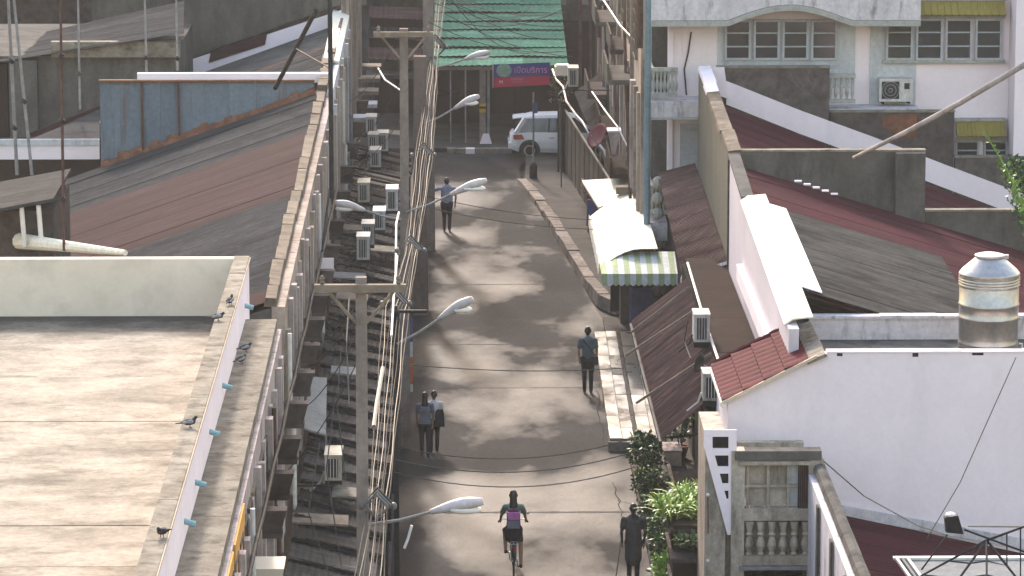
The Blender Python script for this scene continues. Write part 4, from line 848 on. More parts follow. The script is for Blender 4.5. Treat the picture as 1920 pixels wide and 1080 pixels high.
for u0 in (1660,1716,1771,1827):
    p, q = H(u0,112), H(u0+52,34); window(b, p[0],q[0],YH-.031,0,p[2],q[2],'y',1,3,'window_frame',.08)
blk('window_trim', 1655,28,1884,34, .003,.12,'moulding'); blk('window_sill', 1655,112,1884,117, .003,.14,'moulding')
# awnings with standing ribs
def ribbed(u0, v0, u1, v1, d):
    p, q = H(u0,v1), H(u1,v0); n = 13; a = MB()
    a.hexa([(p[0],YH-d,p[2]),(q[0],YH-d,p[2]),(q[0],YH-.003,p[2]),(p[0],YH-.003,p[2]),(p[0],YH-.3*d,q[2]),(q[0],YH-.3*d,q[2]),(q[0],YH-.003,q[2]),(p[0],YH-.003,q[2])])
    o = a.build('window_awning', M['mustard'], b)
    for i in range(n+1):
        x = p[0]+(q[0]-p[0])*i/n; MB().bar((x,YH-d-.012,p[2]),(x,YH-.3*d-.012,q[2]),.035).build('rib', M['mustard'], o)
    MB().box(p[0]-.05,q[0]+.06,YH-.4*d,YH-.003,q[2]+.003,q[2]+.08).build('awning_cap', M['moulding'], o)
ribbed(1719,0,1881,24,.55); ribbed(1792,226,1881,251,.5)
for u0 in (1790,1843): p, q = H(u0,300), H(u0+46,262); window(b, p[0],q[0],YH-.003,0,p[2]-.3,q[2],'y',1,3,'window_frame',.08)
blk('window_trim', 1786,254,1886,261, .003,.2,'moulding')
# arched top balcony
bx_l, bx_r, zb = H(1218,38)[0], H(1718,38)[0], H(1300,38)[2]
n = 28; par = MB(); trim = MB()
zs = lambda x: zb + (.42*math.cos((x-(H(1475,0)[0]))/(H(1590,0)[0]-H(1475,0)[0])*math.pi/2)**1.0 if abs(x-H(1475,0)[0]) < (H(1590,0)[0]-H(1475,0)[0]) else 0)
for i in range(n):
    xa, xb = bx_l+(bx_r-bx_l)*i/n, bx_l+(bx_r-bx_l)*(i+1)/n
    par.hexa([(xa,YH-1.0,zs(xa)+.11),(xb,YH-1.0,zs(xb)+.11),(xb,YH-.88,zs(xb)+.11),(xa,YH-.88,zs(xa)+.11),(xa,YH-1.0,zb+1.6),(xb,YH-1.0,zb+1.6),(xb,YH-.88,zb+1.6),(xa,YH-.88,zb+1.6)])
    trim.hexa([(xa,YH-1.06,zs(xa)-.05),(xb,YH-1.06,zs(xb)-.05),(xb,YH-.005,zs(xb)-.05),(xa,YH-.005,zs(xa)-.05),(xa,YH-1.06,zs(xa)+.10),(xb,YH-1.06,zs(xb)+.10),(xb,YH-.005,zs(xb)+.10),(xa,YH-.005,zs(xa)+.10)])
par.build('balcony_parapet', M['white_stained'], b); trim.build('balcony_moulding', M['moulding'], b)
# air conditioner on its bracket and the little baluster balcony below
p = H(1676,186); ac = thing('condenser', 'white air conditioner with round fan grille on the white villa front', 'air conditioner', (p[0],YH-.5,p[2]))
MB().box(p[0]-.45,p[0]+.45,YH-.5,YH-.15,p[2],p[2]+.62).build('casing', M['ac_case'], ac)
g = MB(); cx, cz = p[0]-.15, p[2]+.31; g.add([(cx,YH-.512,cz)]+[(cx+.23*math.cos(i*math.pi/14),YH-.512,cz+.23*math.sin(i*math.pi/14)) for i in range(28)], [(0,1+i,1+(i+1)%28) for i in range(28)])
g.box(cx-.235,cx+.235,YH-.509,YH-.502,cz-.235,cz+.235); gg = g.build('fan_grille', M['ac_grille'], ac)
rg = MB()
for r_ in (.23,.15,.05): rg.tube([(cx+r_*math.cos(i*math.pi/10),YH-.52,cz+r_*math.sin(i*math.pi/10)) for i in range(21)], .012, 5)
rg.build('guard_ring', M['grey_sheet'], gg); MB().box(p[0]+.22,p[0]+.36,YH-.515,YH-.503,p[2]+.34,p[2]+.50).build('badge', M['ac_grille'], ac)
for sx in (-.35,.35): MB().box(p[0]+sx-.03,p[0]+sx+.03,YH-.55,YH-.04,p[2]-.06,p[2]-.003).build('bracket', M['dark_steel'], ac)
def baluster_row(parent, x0, x1, y, z0, z1, n, m='moulding', along='x'):
    rail = MB()
    P_ = (lambda t, a, c_: (x0+(x1-x0)*t, y, c_)) if along == 'x' else (lambda t, a, c_: (y, x0+(x1-x0)*t, c_))
    a, e = P_(0,0,z1), P_(1,0,z1); rail.bar(a, e, .16, .1)
    rl = rail.build('balustrade_rail', M[m], parent); h = z1-z0-.1; MB().bar(P_(0,0,z0), P_(1,0,z0), .18, .1).build('bottom_rail', M[m], rl)
    for i in range(n):
        c_ = P_((i+.5)/n,0,z0+.05); MB().lathe([(.05,0),(.03,.08*h),(.055,.3*h),(.045,.45*h),(.025,.65*h),(.045,.9*h),(.05,h)], c_, 8).build('baluster', M[m], rl)
p, q = H(1556,190,.9), H(1604,142,.9); baluster_row(b, p[0]-1.4, q[0], YH-.9, p[2], q[2], 14)
blk('balcony_slab', 1330,196,1716,210, .003,1.0,'white_stained'); blk('balcony_edge', 1555,212,1716,226, .003,.7,'dirty_concrete')
# corner balconies down the lane side
cx0, cx1 = H(1212,100)[0], hx0-.02
for k, (vt, vb, vl) in enumerate(((130,178,205),(350,398,432))):
    zt_, zb_ = at(1235,vt,y=YH-.9)[2], at(1235,vb,y=YH-.9)[2]
    baluster_row(b, cx0+.1, cx1+.1, YH-.9, zb_, zt_, 7); baluster_row(b, YH-.85, YH+3, cx0+.08, zb_, zt_, 10, along='y')
    zs_ = at(1235,vl-6,y=YH-1.1)[2]
    s = MB().box(cx0,cx1+(1.0 if k == 0 else .6),YH-1.1,YH+3.2,zs_-.05,zs_+.12).build('balcony_slab', M['white_stained'], b)
    MB().box(cx0+.02,cx1+(1.05 if k == 0 else .62),YH-1.13,YH-1.103,zs_-.30,zs_+.02).build('frieze', M['white_stained'], s); MB().box(cx0-.03,cx1+(1.05 if k == 0 else .62),YH-1.18,YH-.9,zs_-.36,zs_-.302).build('drip_moulding', M['moulding'], s)
MB().box(hx0-.14,hx0-.003,YH-.12,YH+.2,0,12).build('column', M['white_paint'], b)
MB().box(cx0+.3,cx1,YH+1.2,YH+1.3,0,12).build('balcony_wall', M['dirty_concrete'], b)
for z in np.arange(1.2,4.3,.42): MB().ball((cx0+.28,YH-1.0,z), .16,.14,.17,8,6).build('pot_ornament', M['moulding'], b)
blk('lower_window', 1275,232,1310,330, .02,.05,'window_frame')
x = H(1214,100,1.0)[0]; MB().tube([(x,YH-1.2,1.5),(x,YH-1.2,12)], .085, 10).build('down_pipe', M['blue_pipe'], b)
MB().tube([H(1296,60,.05),H(1290,100,.06),H(1283,130,.06),H(1287,178,.05)], .022, 6).build('old_cable', M['dark_cable'], b)

# ------------------------------------------------------------------ right: two houses with stepped firewalls and roofs falling to the right
XF = 6.5
b = thing('firewall_house', 'house with olive side front, maroon roof and dark stepped firewall below the villa', 'house', (10,100,0))
zfar, znear = 7.22, 6.69
MB().prism([(XF,93.8,-.2),(XF,105.8,-.2),(XF,105.8,zfar),(XF,93.8,znear)], (.2,0,0)).build('front_wall', M['olive_plaster'], b)
MB().prism([(XF+.21,93.8,-.2),(XF+8,93.8,-.2),(XF+8,93.8,2.8),(XF+.21,93.8,6.2)], (0,12,0)).build('house_body', M['dirty_concrete'], b)
nst = 9
for i in range(nst):
    y0, y1 = 93.8+12*i/nst, 93.8+12*(i+1)/nst; z0, z1 = znear+(zfar-znear)*i/nst, znear+(zfar-znear)*(i+1)/nst; j = random.uniform(-.02,.03)
    MB().hexa([(XF-.05+j,y0,z0+.002),(XF+.3+j,y0,z0+.002),(XF+.3+j,y1-.02,z1+.002),(XF-.05+j,y1-.02,z1+.002),(XF-.03+j,y0,z0+.09),(XF+.28+j,y0,z0+.12),(XF+.28+j,y1-.02,z1+.12),(XF-.03+j,y1-.02,z1+.09)]).build('coping_stone', M['coping_mortar' if i < 6 else 'white_paint'], b)  # far stones painted white to imitate a sunlit coping line
rz = lambda x, z0, s: z0 - s*(x-7.0)
roof_sheets(b, (6.85,93.9,rz(6.85,6.28,.385)), (6.85,105.7,rz(6.85,6.28,.385)), (15.6,105.7,rz(15.6,6.28,.385)), (15.6,93.9,rz(15.6,6.28,.385)), 12, M['red_roof'], pitch=.16, amp=.009)
Y2 = 105.8; L2 = lambda u, v, o=0: at(u, v, y=Y2+o)
def step_wall(steps, base, Y, th, m, parent, name='firewall'):
    for (u0, u1, vt) in steps:
        p0, p1 = at(u0,vt,y=Y), at(u1,vt,y=Y); MB().prism([(p0[0],Y,base(p0[0])),(p1[0]-.005,Y,base(p1[0])),(p1[0]-.005,Y,p1[2]),(p0[0],Y,p0[2])], (0,th,0)).build(name, m, parent)
        MB().box(p0[0]-.02,p1[0]+.01,Y-.03,Y+th+.03,p0[2]+.003,p0[2]+.05).build('wall_cap', M['old_concrete'], parent)
step_wall([(1345,1556,128),(1557,1790,211),(1791,1960,296)], lambda x: rz(x,6.2,.385)-.3, Y2, .2, M['dark_concrete'], b)
up = MB(); pts = [(1362,152),(1500,207),(1640,258),(1780,312),(1930,368)]
P1 = [at(u,v,y=Y2-.05) for u, v in pts]; P2 = [at(u,v+44,y=Y2-.05) for u, v in pts]
up.grid([[a, c_] for a, c_ in zip(P1, P2)], (0,.045,0)); up.build('white_upstand', M['white_paint'], b)
MB().prism([at(1655,216,y=Y2-.02),at(1720,213,y=Y2-.02),at(1716,262,y=Y2-.02),at(1655,240,y=Y2-.02)], (0,.018,0)).build('rust_patch', M['rust'], b)
MB().prism([at(1316,128,y=Y2-.1),at(1358,126,y=Y2-.1),at(1366,186,y=Y2-.1),at(1340,176,y=Y2-.1)], (0,.09,0)).build('white_patch', M['white_paint'], b)

b = thing('firewall_house', 'house with white street front, bright ridge flashing, grey and maroon roof and grey stepped firewall', 'house', (10,85,0))
fy = [76.5,82,89,93.8]; fz = [5.80,6.02,6.36,6.69]
MB().prism([(XF,fy[0],-.2),(XF,fy[3],-.2),(XF,fy[3],fz[3]),(XF,fy[2],fz[2]),(XF,fy[1],fz[1]),(XF,fy[0],fz[0])], (.2,0,0)).build('front_wall', M['lilac_paint'], b)
MB().prism([(XF+.21,79.75,-.2),(XF+9,79.75,-.2),(XF+9,79.75,2.6),(XF+.21,79.75,5.4)], (0,13.9,0)).build('house_body', M['dirty_concrete'], b)
MB().box(XF-.035,XF-.003,93.55,93.79,2,6.6).build('corner_strip', M['dark_concrete'], b)
S1 = .305; z1 = lambda x, y: 5.88 + (y-77)*.031 - S1*(x-6.9)
roof_sheets(b, (6.72,79.76,z1(6.72,79.76)-.05), (6.72,93.7,z1(6.72,93.7)-.05), (14.5,93.7,z1(14.5,93.7)-.05), (14.5,79.76,z1(14.5,79.76)-.05), 14, M['red_roof'], pitch=.16, amp=.009)
roof_sheets(b, (6.9,79.78,z1(6.9,79.78)+.06), (6.9,88.9,z1(6.9,88.9)+.06), (11.0,88.9,z1(11,88.9)+.06), (11.0,79.78,z1(11,79.78)+.06), 9, M['grey_roof'], pitch=.16, amp=.009)
# ridge flashing pieces
for i in range(4):
    y0, y1 = 76.9+12.2*i/4, 76.9+12.2*(i+1)/4-.015; f = lambda y: 5.82+(y-76.5)*.042
    MB().prism([(6.44,y0,f(y0)-.02),(6.60,y0,f(y0)+.10),(7.0,y0,f(y0)+.14),(7.02,y0,f(y0)+.11),(6.62,y0,f(y0)+.07),(6.46,y0,f(y0)-.05)], (0,y1-y0,.042*(y1-y0))).build('ridge_flashing', M['awning_cream'], b)
for i in range(3):
    y0, y1 = 79.8+3.0*i, 79.8+3.0*(i+1)-.02; MB().hexa([(7.03,y0,z1(7.03,y0)+.10),(7.45,y0,z1(7.45,y0)+.10),(7.45,y1,z1(7.45,y1)+.10),(7.03,y1,z1(7.03,y1)+.10),(7.03,y0,z1(7.03,y0)+.125),(7.45,y0,z1(7.45,y0)+.125),(7.45,y1,z1(7.45,y1)+.125),(7.03,y1,z1(7.03,y1)+.125)]).build('flashing_apron', M['white_paint'], b)
MB().prism([(6.46,89.2,fz[2]+.002),(6.46,93.8,fz[3]+.002),(6.75,93.8,fz[3]+.002),(6.75,89.2,fz[2]+.002)], (0,0,.05)).build('coping', M['dirty_concrete'], b)
step_wall([(1386,1735,285)], lambda x: 6.35-.3*(x-6.75)-.4, 93.85, .2, M['dirty_concrete'], b)
step_wall([(1736,1980,397)], lambda x: 3.6, 93.85, .2, M['dirty_concrete'], b)
p, q = at(1680,285,y=93.7), at(1735,285,y=93.7); MB().box(p[0],q[0],93.6,93.84,4.6,p[2]-.02).build('pilaster', M['dirty_concrete'], b)
MB().box(XF-.14,XF-.003,78,89,4.55,4.9).build('ledge', M['white_paint'], b)
for i in range(5): q = at(1490+i*17, 341+i*6, y=92.6); MB().box(q[0],q[0]+.16,92.55,92.65,q[2],q[2]+.035).build('ridge_tile', M['white_paint'], b)

# ------------------------------------------------------------------ right: near house with big white gable wall, tiled eave, deck and water tank
YR = 75.5
b = thing('gable_house', 'near right house with large blank white wall and small red tiled slope', 'house', (9,77,0))
g0 = at(1365,750,y=YR); g1 = at(1550,662,y=YR)
MB().prism([(g0[0],YR,-.2),(14.6,YR,-.2),(14.6,YR,g1[2]),(g1[0],YR,g1[2]),g0], (0,.2,0)).build('gable_wall', M['white_paint'], b)
MB().prism([(g0[0]+.05,YR+.21,-.2),(14.6,YR+.21,-.2),(14.6,YR+.21,4.9),(g1[0],YR+.21,4.9),(g0[0]+.05,YR+.21,g0[2]-.25)], (0,3.9,0)).build('house_body', M['white_paint'], b)
MB().box(g1[0],14.6,YR+.2,79.5,4.905,5.0).build('roof_deck', M['dirty_concrete'], b)
pt = at(1700,597,y=79.5)[2]; MB().box(g1[0]+.02,14.6,79.5,79.7,4.7,pt).build('rear_parapet', M['white_stained'], b)
x = g1[0]
while x < 14.5:
    x2 = min(14.6, x+random.uniform(.7,1.4)); MB().box(x+.004,x2,79.45,79.74,pt+.003,pt+.05+random.uniform(0,.02)).build('coping_stone', M['white_stained'], b)
    MB().box(x+.004,x2,YR-.02,YR+.24,g1[2]+.003,g1[2]+.03+random.uniform(0,.012)).build('coping_stone', M['white_paint'], b)
    if random.random() < .85: w = random.uniform(.05,.3); MB().box(x+.2,x+.2+w,YR-.004,YR+.1,g1[2]-random.uniform(.03,.08),g1[2]+.001).build('damp_stain', M['black_paint'], b)
    x = x2
# tiles
e0, e1 = (5.18,4.58), (6.78,5.40); nx, ny = 4, 9
sdx, sdz = (e1[0]-e0[0])/nx, (e1[1]-e0[1])/nx
for i in range(nx):
    for j in range(ny):
        y0 = 75.42+j*.385; x0, z0 = e0[0]+sdx*i, e0[1]+sdz*i; P_ = []
        for a in range(5):
            t = a/4; P_.append([(x0-.05, y0+.40*t, z0+.035+.035*math.sin(math.pi*t)), (x0+sdx+.02, y0+.40*t, z0+sdz+.012+.035*math.sin(math.pi*t))])
        MB().grid(P_, (0,0,-.02)).build('roof_tile', M['red_tile'], b)
MB().prism([(5.1,75.38,4.5),(6.95,75.38,5.44),(6.95,75.38,5.50),(5.1,75.38,4.57)], (0,.05,0)).build('verge_board', M['pale_wood'], b)
for k in range(8):
    y0 = 75.4+k*.43; MB().prism([(6.74,y0,5.38),(7.12,y0,5.52),(7.16,y0,5.47),(6.78,y0,5.31)], (0,.42,0)).build('ridge_cap', M['old_concrete'], b)
rl = MB()
for k in range(10): y0 = 78.85; t = k/10; rl.tube([(5.2+1.6*t,y0,4.65+.82*t),(5.2+1.6*(t+.1),y0,4.65+.82*(t+.1))], .05+.012*(k%2), 6)
rl.build('top_verge', M['red_tile'], b)
MB().bar((5.15,75.36,4.52),(5.15,78.9,4.52),.07).build('gutter', M['pvc'], b)
for z, dz_ in ((4.2,0),(3.75,.1)): MB().bar((5.12,75.9,z),(4.82,76.5,z-.4),.05).build('gutter_bracket', M['white_paint'], b)
# water tank
tx, ty = 10.60, 78.0
b = thing('water_tank', 'ribbed stainless steel water tank with conical lid on the white roof', 'water tank', (tx,ty,5.0))
r0 = .60; prof = [(r0*.97,0)]
for k in range(4): z = .06+.055*k; prof += [(r0*.99,z),(r0*1.0,z+.02),(r0*.97,z+.045)]
prof += [(r0*.985,.36),(r0*.985,.74),(r0*1.015,.76),(r0*.985,.78),(r0*.985,1.0),(r0*1.015,1.02),(r0*.985,1.04),(r0*.985,1.36)]
for k in range(4): z = 1.38+.055*k; prof += [(r0*.97,z),(r0*1.02,z+.025),(r0*.97,z+.05)]
prof += [(r0*1.02,1.62),(r0*1.0,1.65),(r0*.90,1.72),(r0*.5,1.93),(r0*.47,1.95)]
MB().lathe(prof, (tx,ty,5.0), 40).build('shell', M['steel_tank'], b, smooth=True)
MB().lathe([(.285,1.95),(.30,1.97),(.30,2.0),(.2,2.03),(.05,2.04)], (tx,ty,5.0), 28).build('lid', M['lamp_shell'], b)
MB().box(tx+.27,tx+.37,ty-.04,ty+.04,6.92,7.0).build('lid_clasp', M['alloy'], b)
MB().tube([(tx+.62,ty,5.2),(tx+.68,ty,5.2),(tx+.68,ty,4.95)], .02, 6).build('outlet_pipe', M['pvc'], b)
for a in range(3): MB().box(tx+.5*math.cos(a*2.1)-.05,tx+.5*math.cos(a*2.1)+.05,ty+.5*math.sin(a*2.1)-.05,ty+.5*math.sin(a*2.1)+.05,4.98,5.0).build('foot', M['dark_steel'], b)

# porch tower in front of the gable house
YT = 73.2; T = lambda u, v, o=0: at(u, v, y=YT-o)
b = thing('balcony_porch', 'weathered concrete balcony porch with lattice and balusters beside the white wall', 'porch', (5.9,74,0))
def tb(name, u0, v0, u1, v1, o0, o1, m, par=None):
    p, q = T(u0,v0), T(u1,v1); return MB().box(min(p[0],q[0]),max(p[0],q[0]),YT-o1,YT-o0,min(p[2],q[2]),max(p[2],q[2])).build(name, M[m], par or b)
p0, p1 = T(1320,806), T(1378,806)
MB().box(p0[0]+.03,p1[0]-.16,YT+.05,YT+2.2,-.2,p0[2]-.12).build('side_wall', M['tower_concrete'], b)
# white ladder screen with square openings, tapered in the shape of a shadow line
lad = MB(); ul = lambda v: 1320 + max(0,v-838)*.27; il = lambda v: min(1366, 1336 + max(0,v-838)*.27)
lad.prism([T(1320,806),T(1336,806),T(1336,838),T(1366,949),T(1366,1003),T(1364,1003),T(1320,838)], (0,.045,0))
lad.prism([T(1366,806),T(1381,806),T(1381,1003),T(1366,1003)], (0,.045,0))
for v in (806,841,875,907,936): lad.prism([T(il(v),v,.004),T(1366,v,.004),T(1366,v+13,.004),T(il(v+13),v+13,.004)], (0,.05,0))
lad.build('lattice_screen', M['white_paint'], b)
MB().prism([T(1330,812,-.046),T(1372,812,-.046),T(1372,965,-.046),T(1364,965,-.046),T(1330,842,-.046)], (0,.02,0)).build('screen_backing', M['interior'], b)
tb('corner_post', 1372,845,1393,1200, -.35,.03, 'tower_concrete'); tb('corner_post', 1516,860,1540,1200, -.3,.03, 'tower_concrete')
tb('top_beam', 1378,845,1540,862, -.3,.06, 'dirty_concrete'); tb('top_rail', 1385,864,1520,870, -.1,.10, 'tower_concrete')
tb('mid_beam', 1392,953,1516,975, -.3,.05, 'tower_concrete'); tb('lower_beam', 1392,1040,1530,1058, -.3,.08, 'tower_concrete')
tb('inner_wall', 1393,860,1516,1090, -1.6,-1.4, 'tower_concrete')
for i in range(3):
    for j in range(2):
        u0 = 1404+i*38; v0 = 872+j*41; tb('lattice_panel', u0+2,v0+2,u0+34,v0+37, -.20,-.12, 'tower_concrete' if i < 2 else 'blue_white_paint')
for i in range(4): u0 = 1400+i*38; tb('lattice_bar', u0,870,u0+4,953, -.12,-.02, 'tower_concrete')
tb('lattice_bar', 1393,910,1516,914, -.10,-.015, 'tower_concrete')
pz0, pz1 = T(1450,1038)[2], T(1450,978)[2]
for i in range(6):
    x = T(1405+i*21,1000)[0]; h = pz1-pz0; MB().lathe([(.07,0),(.045,.08*h),(.085,.28*h),(.07,.42*h),(.04,.55*h),(.07,.62*h),(.045,.7*h),(.07,.9*h),(.08,h)], (x,YT-.03,pz0), 10).build('baluster', M['tower_concrete'], b)
tb('slanted_shade', 1497,868,1515,985, -.05,.02, 'brown_wall')
for i in range(5): MB().bar(T(1499+i*4,868,.03),T(1499+i*4,965+i*6,.03),.02).build('slat', M['rusty_steel'], b)
tb('lower_window', 1372,1062,1540,1130, -.4,-.3, 'glass'); tb('sill', 1385,1060,1535,1066, -.3,.12, 'steel_pole')
MB().box(4.75,6.9,YT+.3,YR-.02,-.2,3.0).build('porch_body', M['tower_concrete'], b)
MB().tube([T(1327,925,.02),T(1328,1000,.03)], .015, 6).build('conduit', M['rust'], b)
for v in (928,1052): MB().ball(T(1327,v,.04), .035, n=8, k=6).build('lamp_knob', M['pvc'], b)
# compound wall running towards the viewer with sloping cap
wc = [at(1543,862,y=73.6), at(1560,880,y=72), at(1620,1085,x=6.82)]
b = thing('compound_wall', 'streaked grey compound wall with thick mossy cap beside the porch', 'wall', (6.8,67,0))
for i in range(6):
    y0, y1 = 73.5-i*2.6, 73.5-(i+1)*2.6+.02; z = 3.68+.0*i
    MB().box(6.62,6.8,y1,y0,-.2,z-.02).build('wall_bay', M['white_stained'], b); MB().box(6.62-.06,6.6,y0-.3,y0-.02,-.2,z-.05).build('pier', M['dirty_concrete'], b)
    q = MB(); q.tube([(6.84,y0,z+.06),(6.84,(y0+y1)/2,z+.07),(6.84,y1+.02,z+.05)], .13, 8); q.build('wall_cap', M['dirty_concrete'], b)

# near roof bottom right with skylight and feed horn
b = thing('maroon_roof_house', 'low maroon roofed lean-to with white flashing at the foot of the white wall', 'house', (10,70,0))
la, lb = at(1590,966,y=75.45), at(1930,1037,y=75.45)
roof_sheets(b, (6.98,60,la[2]+.1), (6.98,75.4,la[2]+.1), (14,75.4,la[2]-1.45), (14,60,la[2]-1.45), 15, M['red_roof'])
MB().prism([(6.95,75.44,la[2]+.08),(lb[0],75.44,lb[2]+.06),(lb[0],75.44,lb[2]+.26),(6.95,75.44,la[2]+.30)], (0,.04,0)).build('flashing', M['white_stained'], b)
MB().box(6.95,14,60,75.3,-.2,.8).build('house_body', M['dirty_concrete'], b)
s0 = at(1675,1046,y=70.5); b = thing('roof_skylight', 'grey framed skylight with pale ridge on the maroon roof at lower right', 'skylight', s0)
s1 = at(1930,1046,y=70.5)
MB().prism([(s0[0]+.25,70.5,s0[2]-.03),(s1[0],70.5,s0[2]-.03),(s1[0],68,s0[2]-.28),(s0[0]+.65,68,s0[2]-.28)], (0,0,-.3)).build('pane', M['grey_sheet'], b)
MB().box(s0[0],s1[0],70.45,70.6,s0[2]-.03,s0[2]+.01).build('ridge', M['pvc'], b)
for i in range(3): MB().bar((s0[0]+.05+i*.1,70.45,s0[2]),(s0[0]+.35+i*.1,68,s0[2]-.2),.05).build('ridge_cap', M['pvc' if i != 1 else 'grey_sheet'], b)
p = at(1790,985,y=67); b = thing('satellite_dish', 'dark mesh dish frame with square feed horn at the lower right corner', 'satellite dish', p)
f = MB(); f.hexa([(p[0]-.14,p[1],p[2]-.13),(p[0]+.16,p[1],p[2]-.16),(p[0]+.16,p[1]+.2,p[2]-.16),(p[0]-.14,p[1]+.2,p[2]-.13),(p[0]-.17,p[1],p[2]+.13),(p[0]+.06,p[1],p[2]+.17),(p[0]+.06,p[1]+.2,p[2]+.17),(p[0]-.17,p[1]+.2,p[2]+.13)])
f.build('feed_horn', M['black_paint'], b); MB().ball((p[0]-.06,p[1]+.1,p[2]+.16), .10,.1,.05,10,6).build('feed_cap', M['pvc'], b)
D = lambda u, v, y=67.: at(u, v, y=y)
for a, c_, r_ in (((1808,993),(1935,1040),.018),((1776,1003),(1728,1068),.016),((1815,987),(1935,988),.012)): MB().tube([D(*a),D(*c_,66.6)], r_, 6).build('strut', M['dark_steel' if r_ > .013 else 'timber'], b)
hub = D(1850,1013,67.4)
for u, v in ((1935,982),(1850,1100),(1690,1100),(1935,1120),(1780,1110)): 
    q = D(u,v,66.2); MB().tube([hub, lerp(hub,q,.5), q], [.026,.022,.018], 6).build('rib', M['dark_steel'], b)
for t in (.45,.75): MB().tube([lerp(hub,D(u,v,66.2),t) for u, v in ((1690,1100),(1780,1110),(1850,1100),(1935,1120),(1935,982))], .014, 6).build('rim', M['dark_steel'], b)
MB().tube([at(1545,865,y=73),at(1620,930,y=72),at(1720,985,y=70),at(1775,1003,y=67.2)], .012, 5).build('antenna_cable', M['dark_cable'], label='thin cable from the porch top down to the feed horn', cat='cable')
MB().tube([at(1905,670,y=62),at(1800,905,y=62),at(1738,1010,y=62)], .008, 5).build('stay_wire', M['cable'], label='faint stay wire slanting in front of the big white wall', cat='wire')
MB().tube([at(1600,296,y=48),at(1700,247,y=47.5),at(1800,193,y=47),at(1990,80,y=46)], [.022,.03,.034,.036], 10).build('bamboo_pole', M['pink_plaster'], label='pale pole reaching in from the right edge in the foreground', cat='pole', smooth=True)

# ------------------------------------------------------------------ right: canopies over the pavement
b = thing('shop_canopy', 'flat cream canopy beyond the striped awning, in full sun', 'canopy', at(1140,365,z=2.8))
q = [at(1122,388,z=2.66), at(1188,372,z=2.95), at(1188,332,z=2.95), at(1091,338,z=2.7)]
MB().prism(q, (0,0,-.06)).build('canopy_sheet', M['awning_cream'], b); MB().bar(at(1122,388,z=2.6), at(1091,338,z=2.64), .05, .12).build('edge_trim', M['rust'], b)
for p in (q[0], q[3]): MB().bar((p[0]+.05,p[1],p[2]-.1),(5.04,p[1],p[2]-.02),.05).build('bracket', M['steel_pole'], b)
p = at(1170,363,z=2.95); bb = thing('canopy_box', 'brown timber box lying on the cream canopy', 'box', p); MB().box(p[0]-.22,p[0]+.35,p[1],p[1]+.4,p[2]-.02,p[2]+.16).box(p[0]-.24,p[0]+.37,p[1]-.02,p[1]+.42,p[2]+.162,p[2]+.18).build('box', M['timber'], bb)
b = thing('striped_awning', 'green and white striped shop awning with sunlit cream top', 'awning', (4.6,105,2.6))
yN, yM, yFr = 100.8, 102.3, 110.2; xl, xr = 3.75, 5.95; zV, zT = 2.42, 2.80
# sunlit top with rounded street edge
G = []
for i in range(9):
    y = yM-.35 + (yFr-yM+.35)*i/8; row = []
    for k in range(8):
        t = k/7; x = xl+.02 + (5.22-xl)*t; row.append((x, y, zV+.12 + (zT+.12-zV)*math.sin(min(1,t*1.4)*math.pi/2)**.9))
    G.append(row)
MB().grid(G, (0,0,-.02)).build('awning_top', M['awning_cream'], b)
ns = 15
for i in range(ns):
    xa, xb = xl+(xr-xl)*i/ns, xl+(xr-xl)*(i+1)/ns; m = M['awning_green' if i % 2 == 0 else 'awning_white']
    tz = lambda x: zV+.12+(zT+.12-zV)*math.sin(min(1,max(0,(x-xl-.02)/(5.22-xl))*1.4)*math.pi/2)**.9
    za, zb_ = tz(xa)+.01, tz(xb)+.01
    MB().grid([[(xa,yN,zV+.16),(xa,yM,min(za,zT+.1))],[(xb,yN,zV+.16),(xb,yM,min(zb_,zT+.1))]], (0,0,-.015)).build('stripe_panel', m, b)
    v = MB(); pts = [(xa,yN,zV+.165),(xb,yN,zV+.165),(xb,yN-.02,zV-.10)] + [(xb+(xa-xb)*j/6, yN-.02, zV-.10-.05*math.sin(math.pi*j/6)) for j in range(1,6)] + [(xa,yN-.02,zV-.10)]
    v.prism(pts, (0,-.012,0)); v.build('valance_flap', m, b)
for k in range(10):
    y0 = yM+.8*k; 
    MB().prism([(xl,y0,zV+.16),(xl,y0+.79,zV+.16),(xl-.015,y0+.79,zV-.1),(xl-.015,y0+.4,zV-.15),(xl-.015,y0,zV-.1)], (-.012,0,0)).build('valance_flap', M['awning_white' if k % 2 else 'awning_cream'], b)
for p in ((xr-.1,yN+.1),): MB().tube([(p[0],p[1],.1),(p[0],p[1],2.5)], .03, 8).build('post', M['steel_pole'], b)
# shopfront under the awning
b = thing('shop', 'dark open shop front under the striped awning', 'shop', (6.2,102,0))
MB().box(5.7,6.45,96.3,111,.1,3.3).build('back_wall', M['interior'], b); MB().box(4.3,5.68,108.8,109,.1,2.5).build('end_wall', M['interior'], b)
for x, y, h in ((5.2,103,1.0),(5.0,105,1.3),(5.3,101.2,.8),(4.8,107,1.5)): MB().box(x-.3,x+.3,y,y+.9,.1,h).build('display_shelf', M[random.choice(['shutter','blue_cloth','brown_wall'])], b)

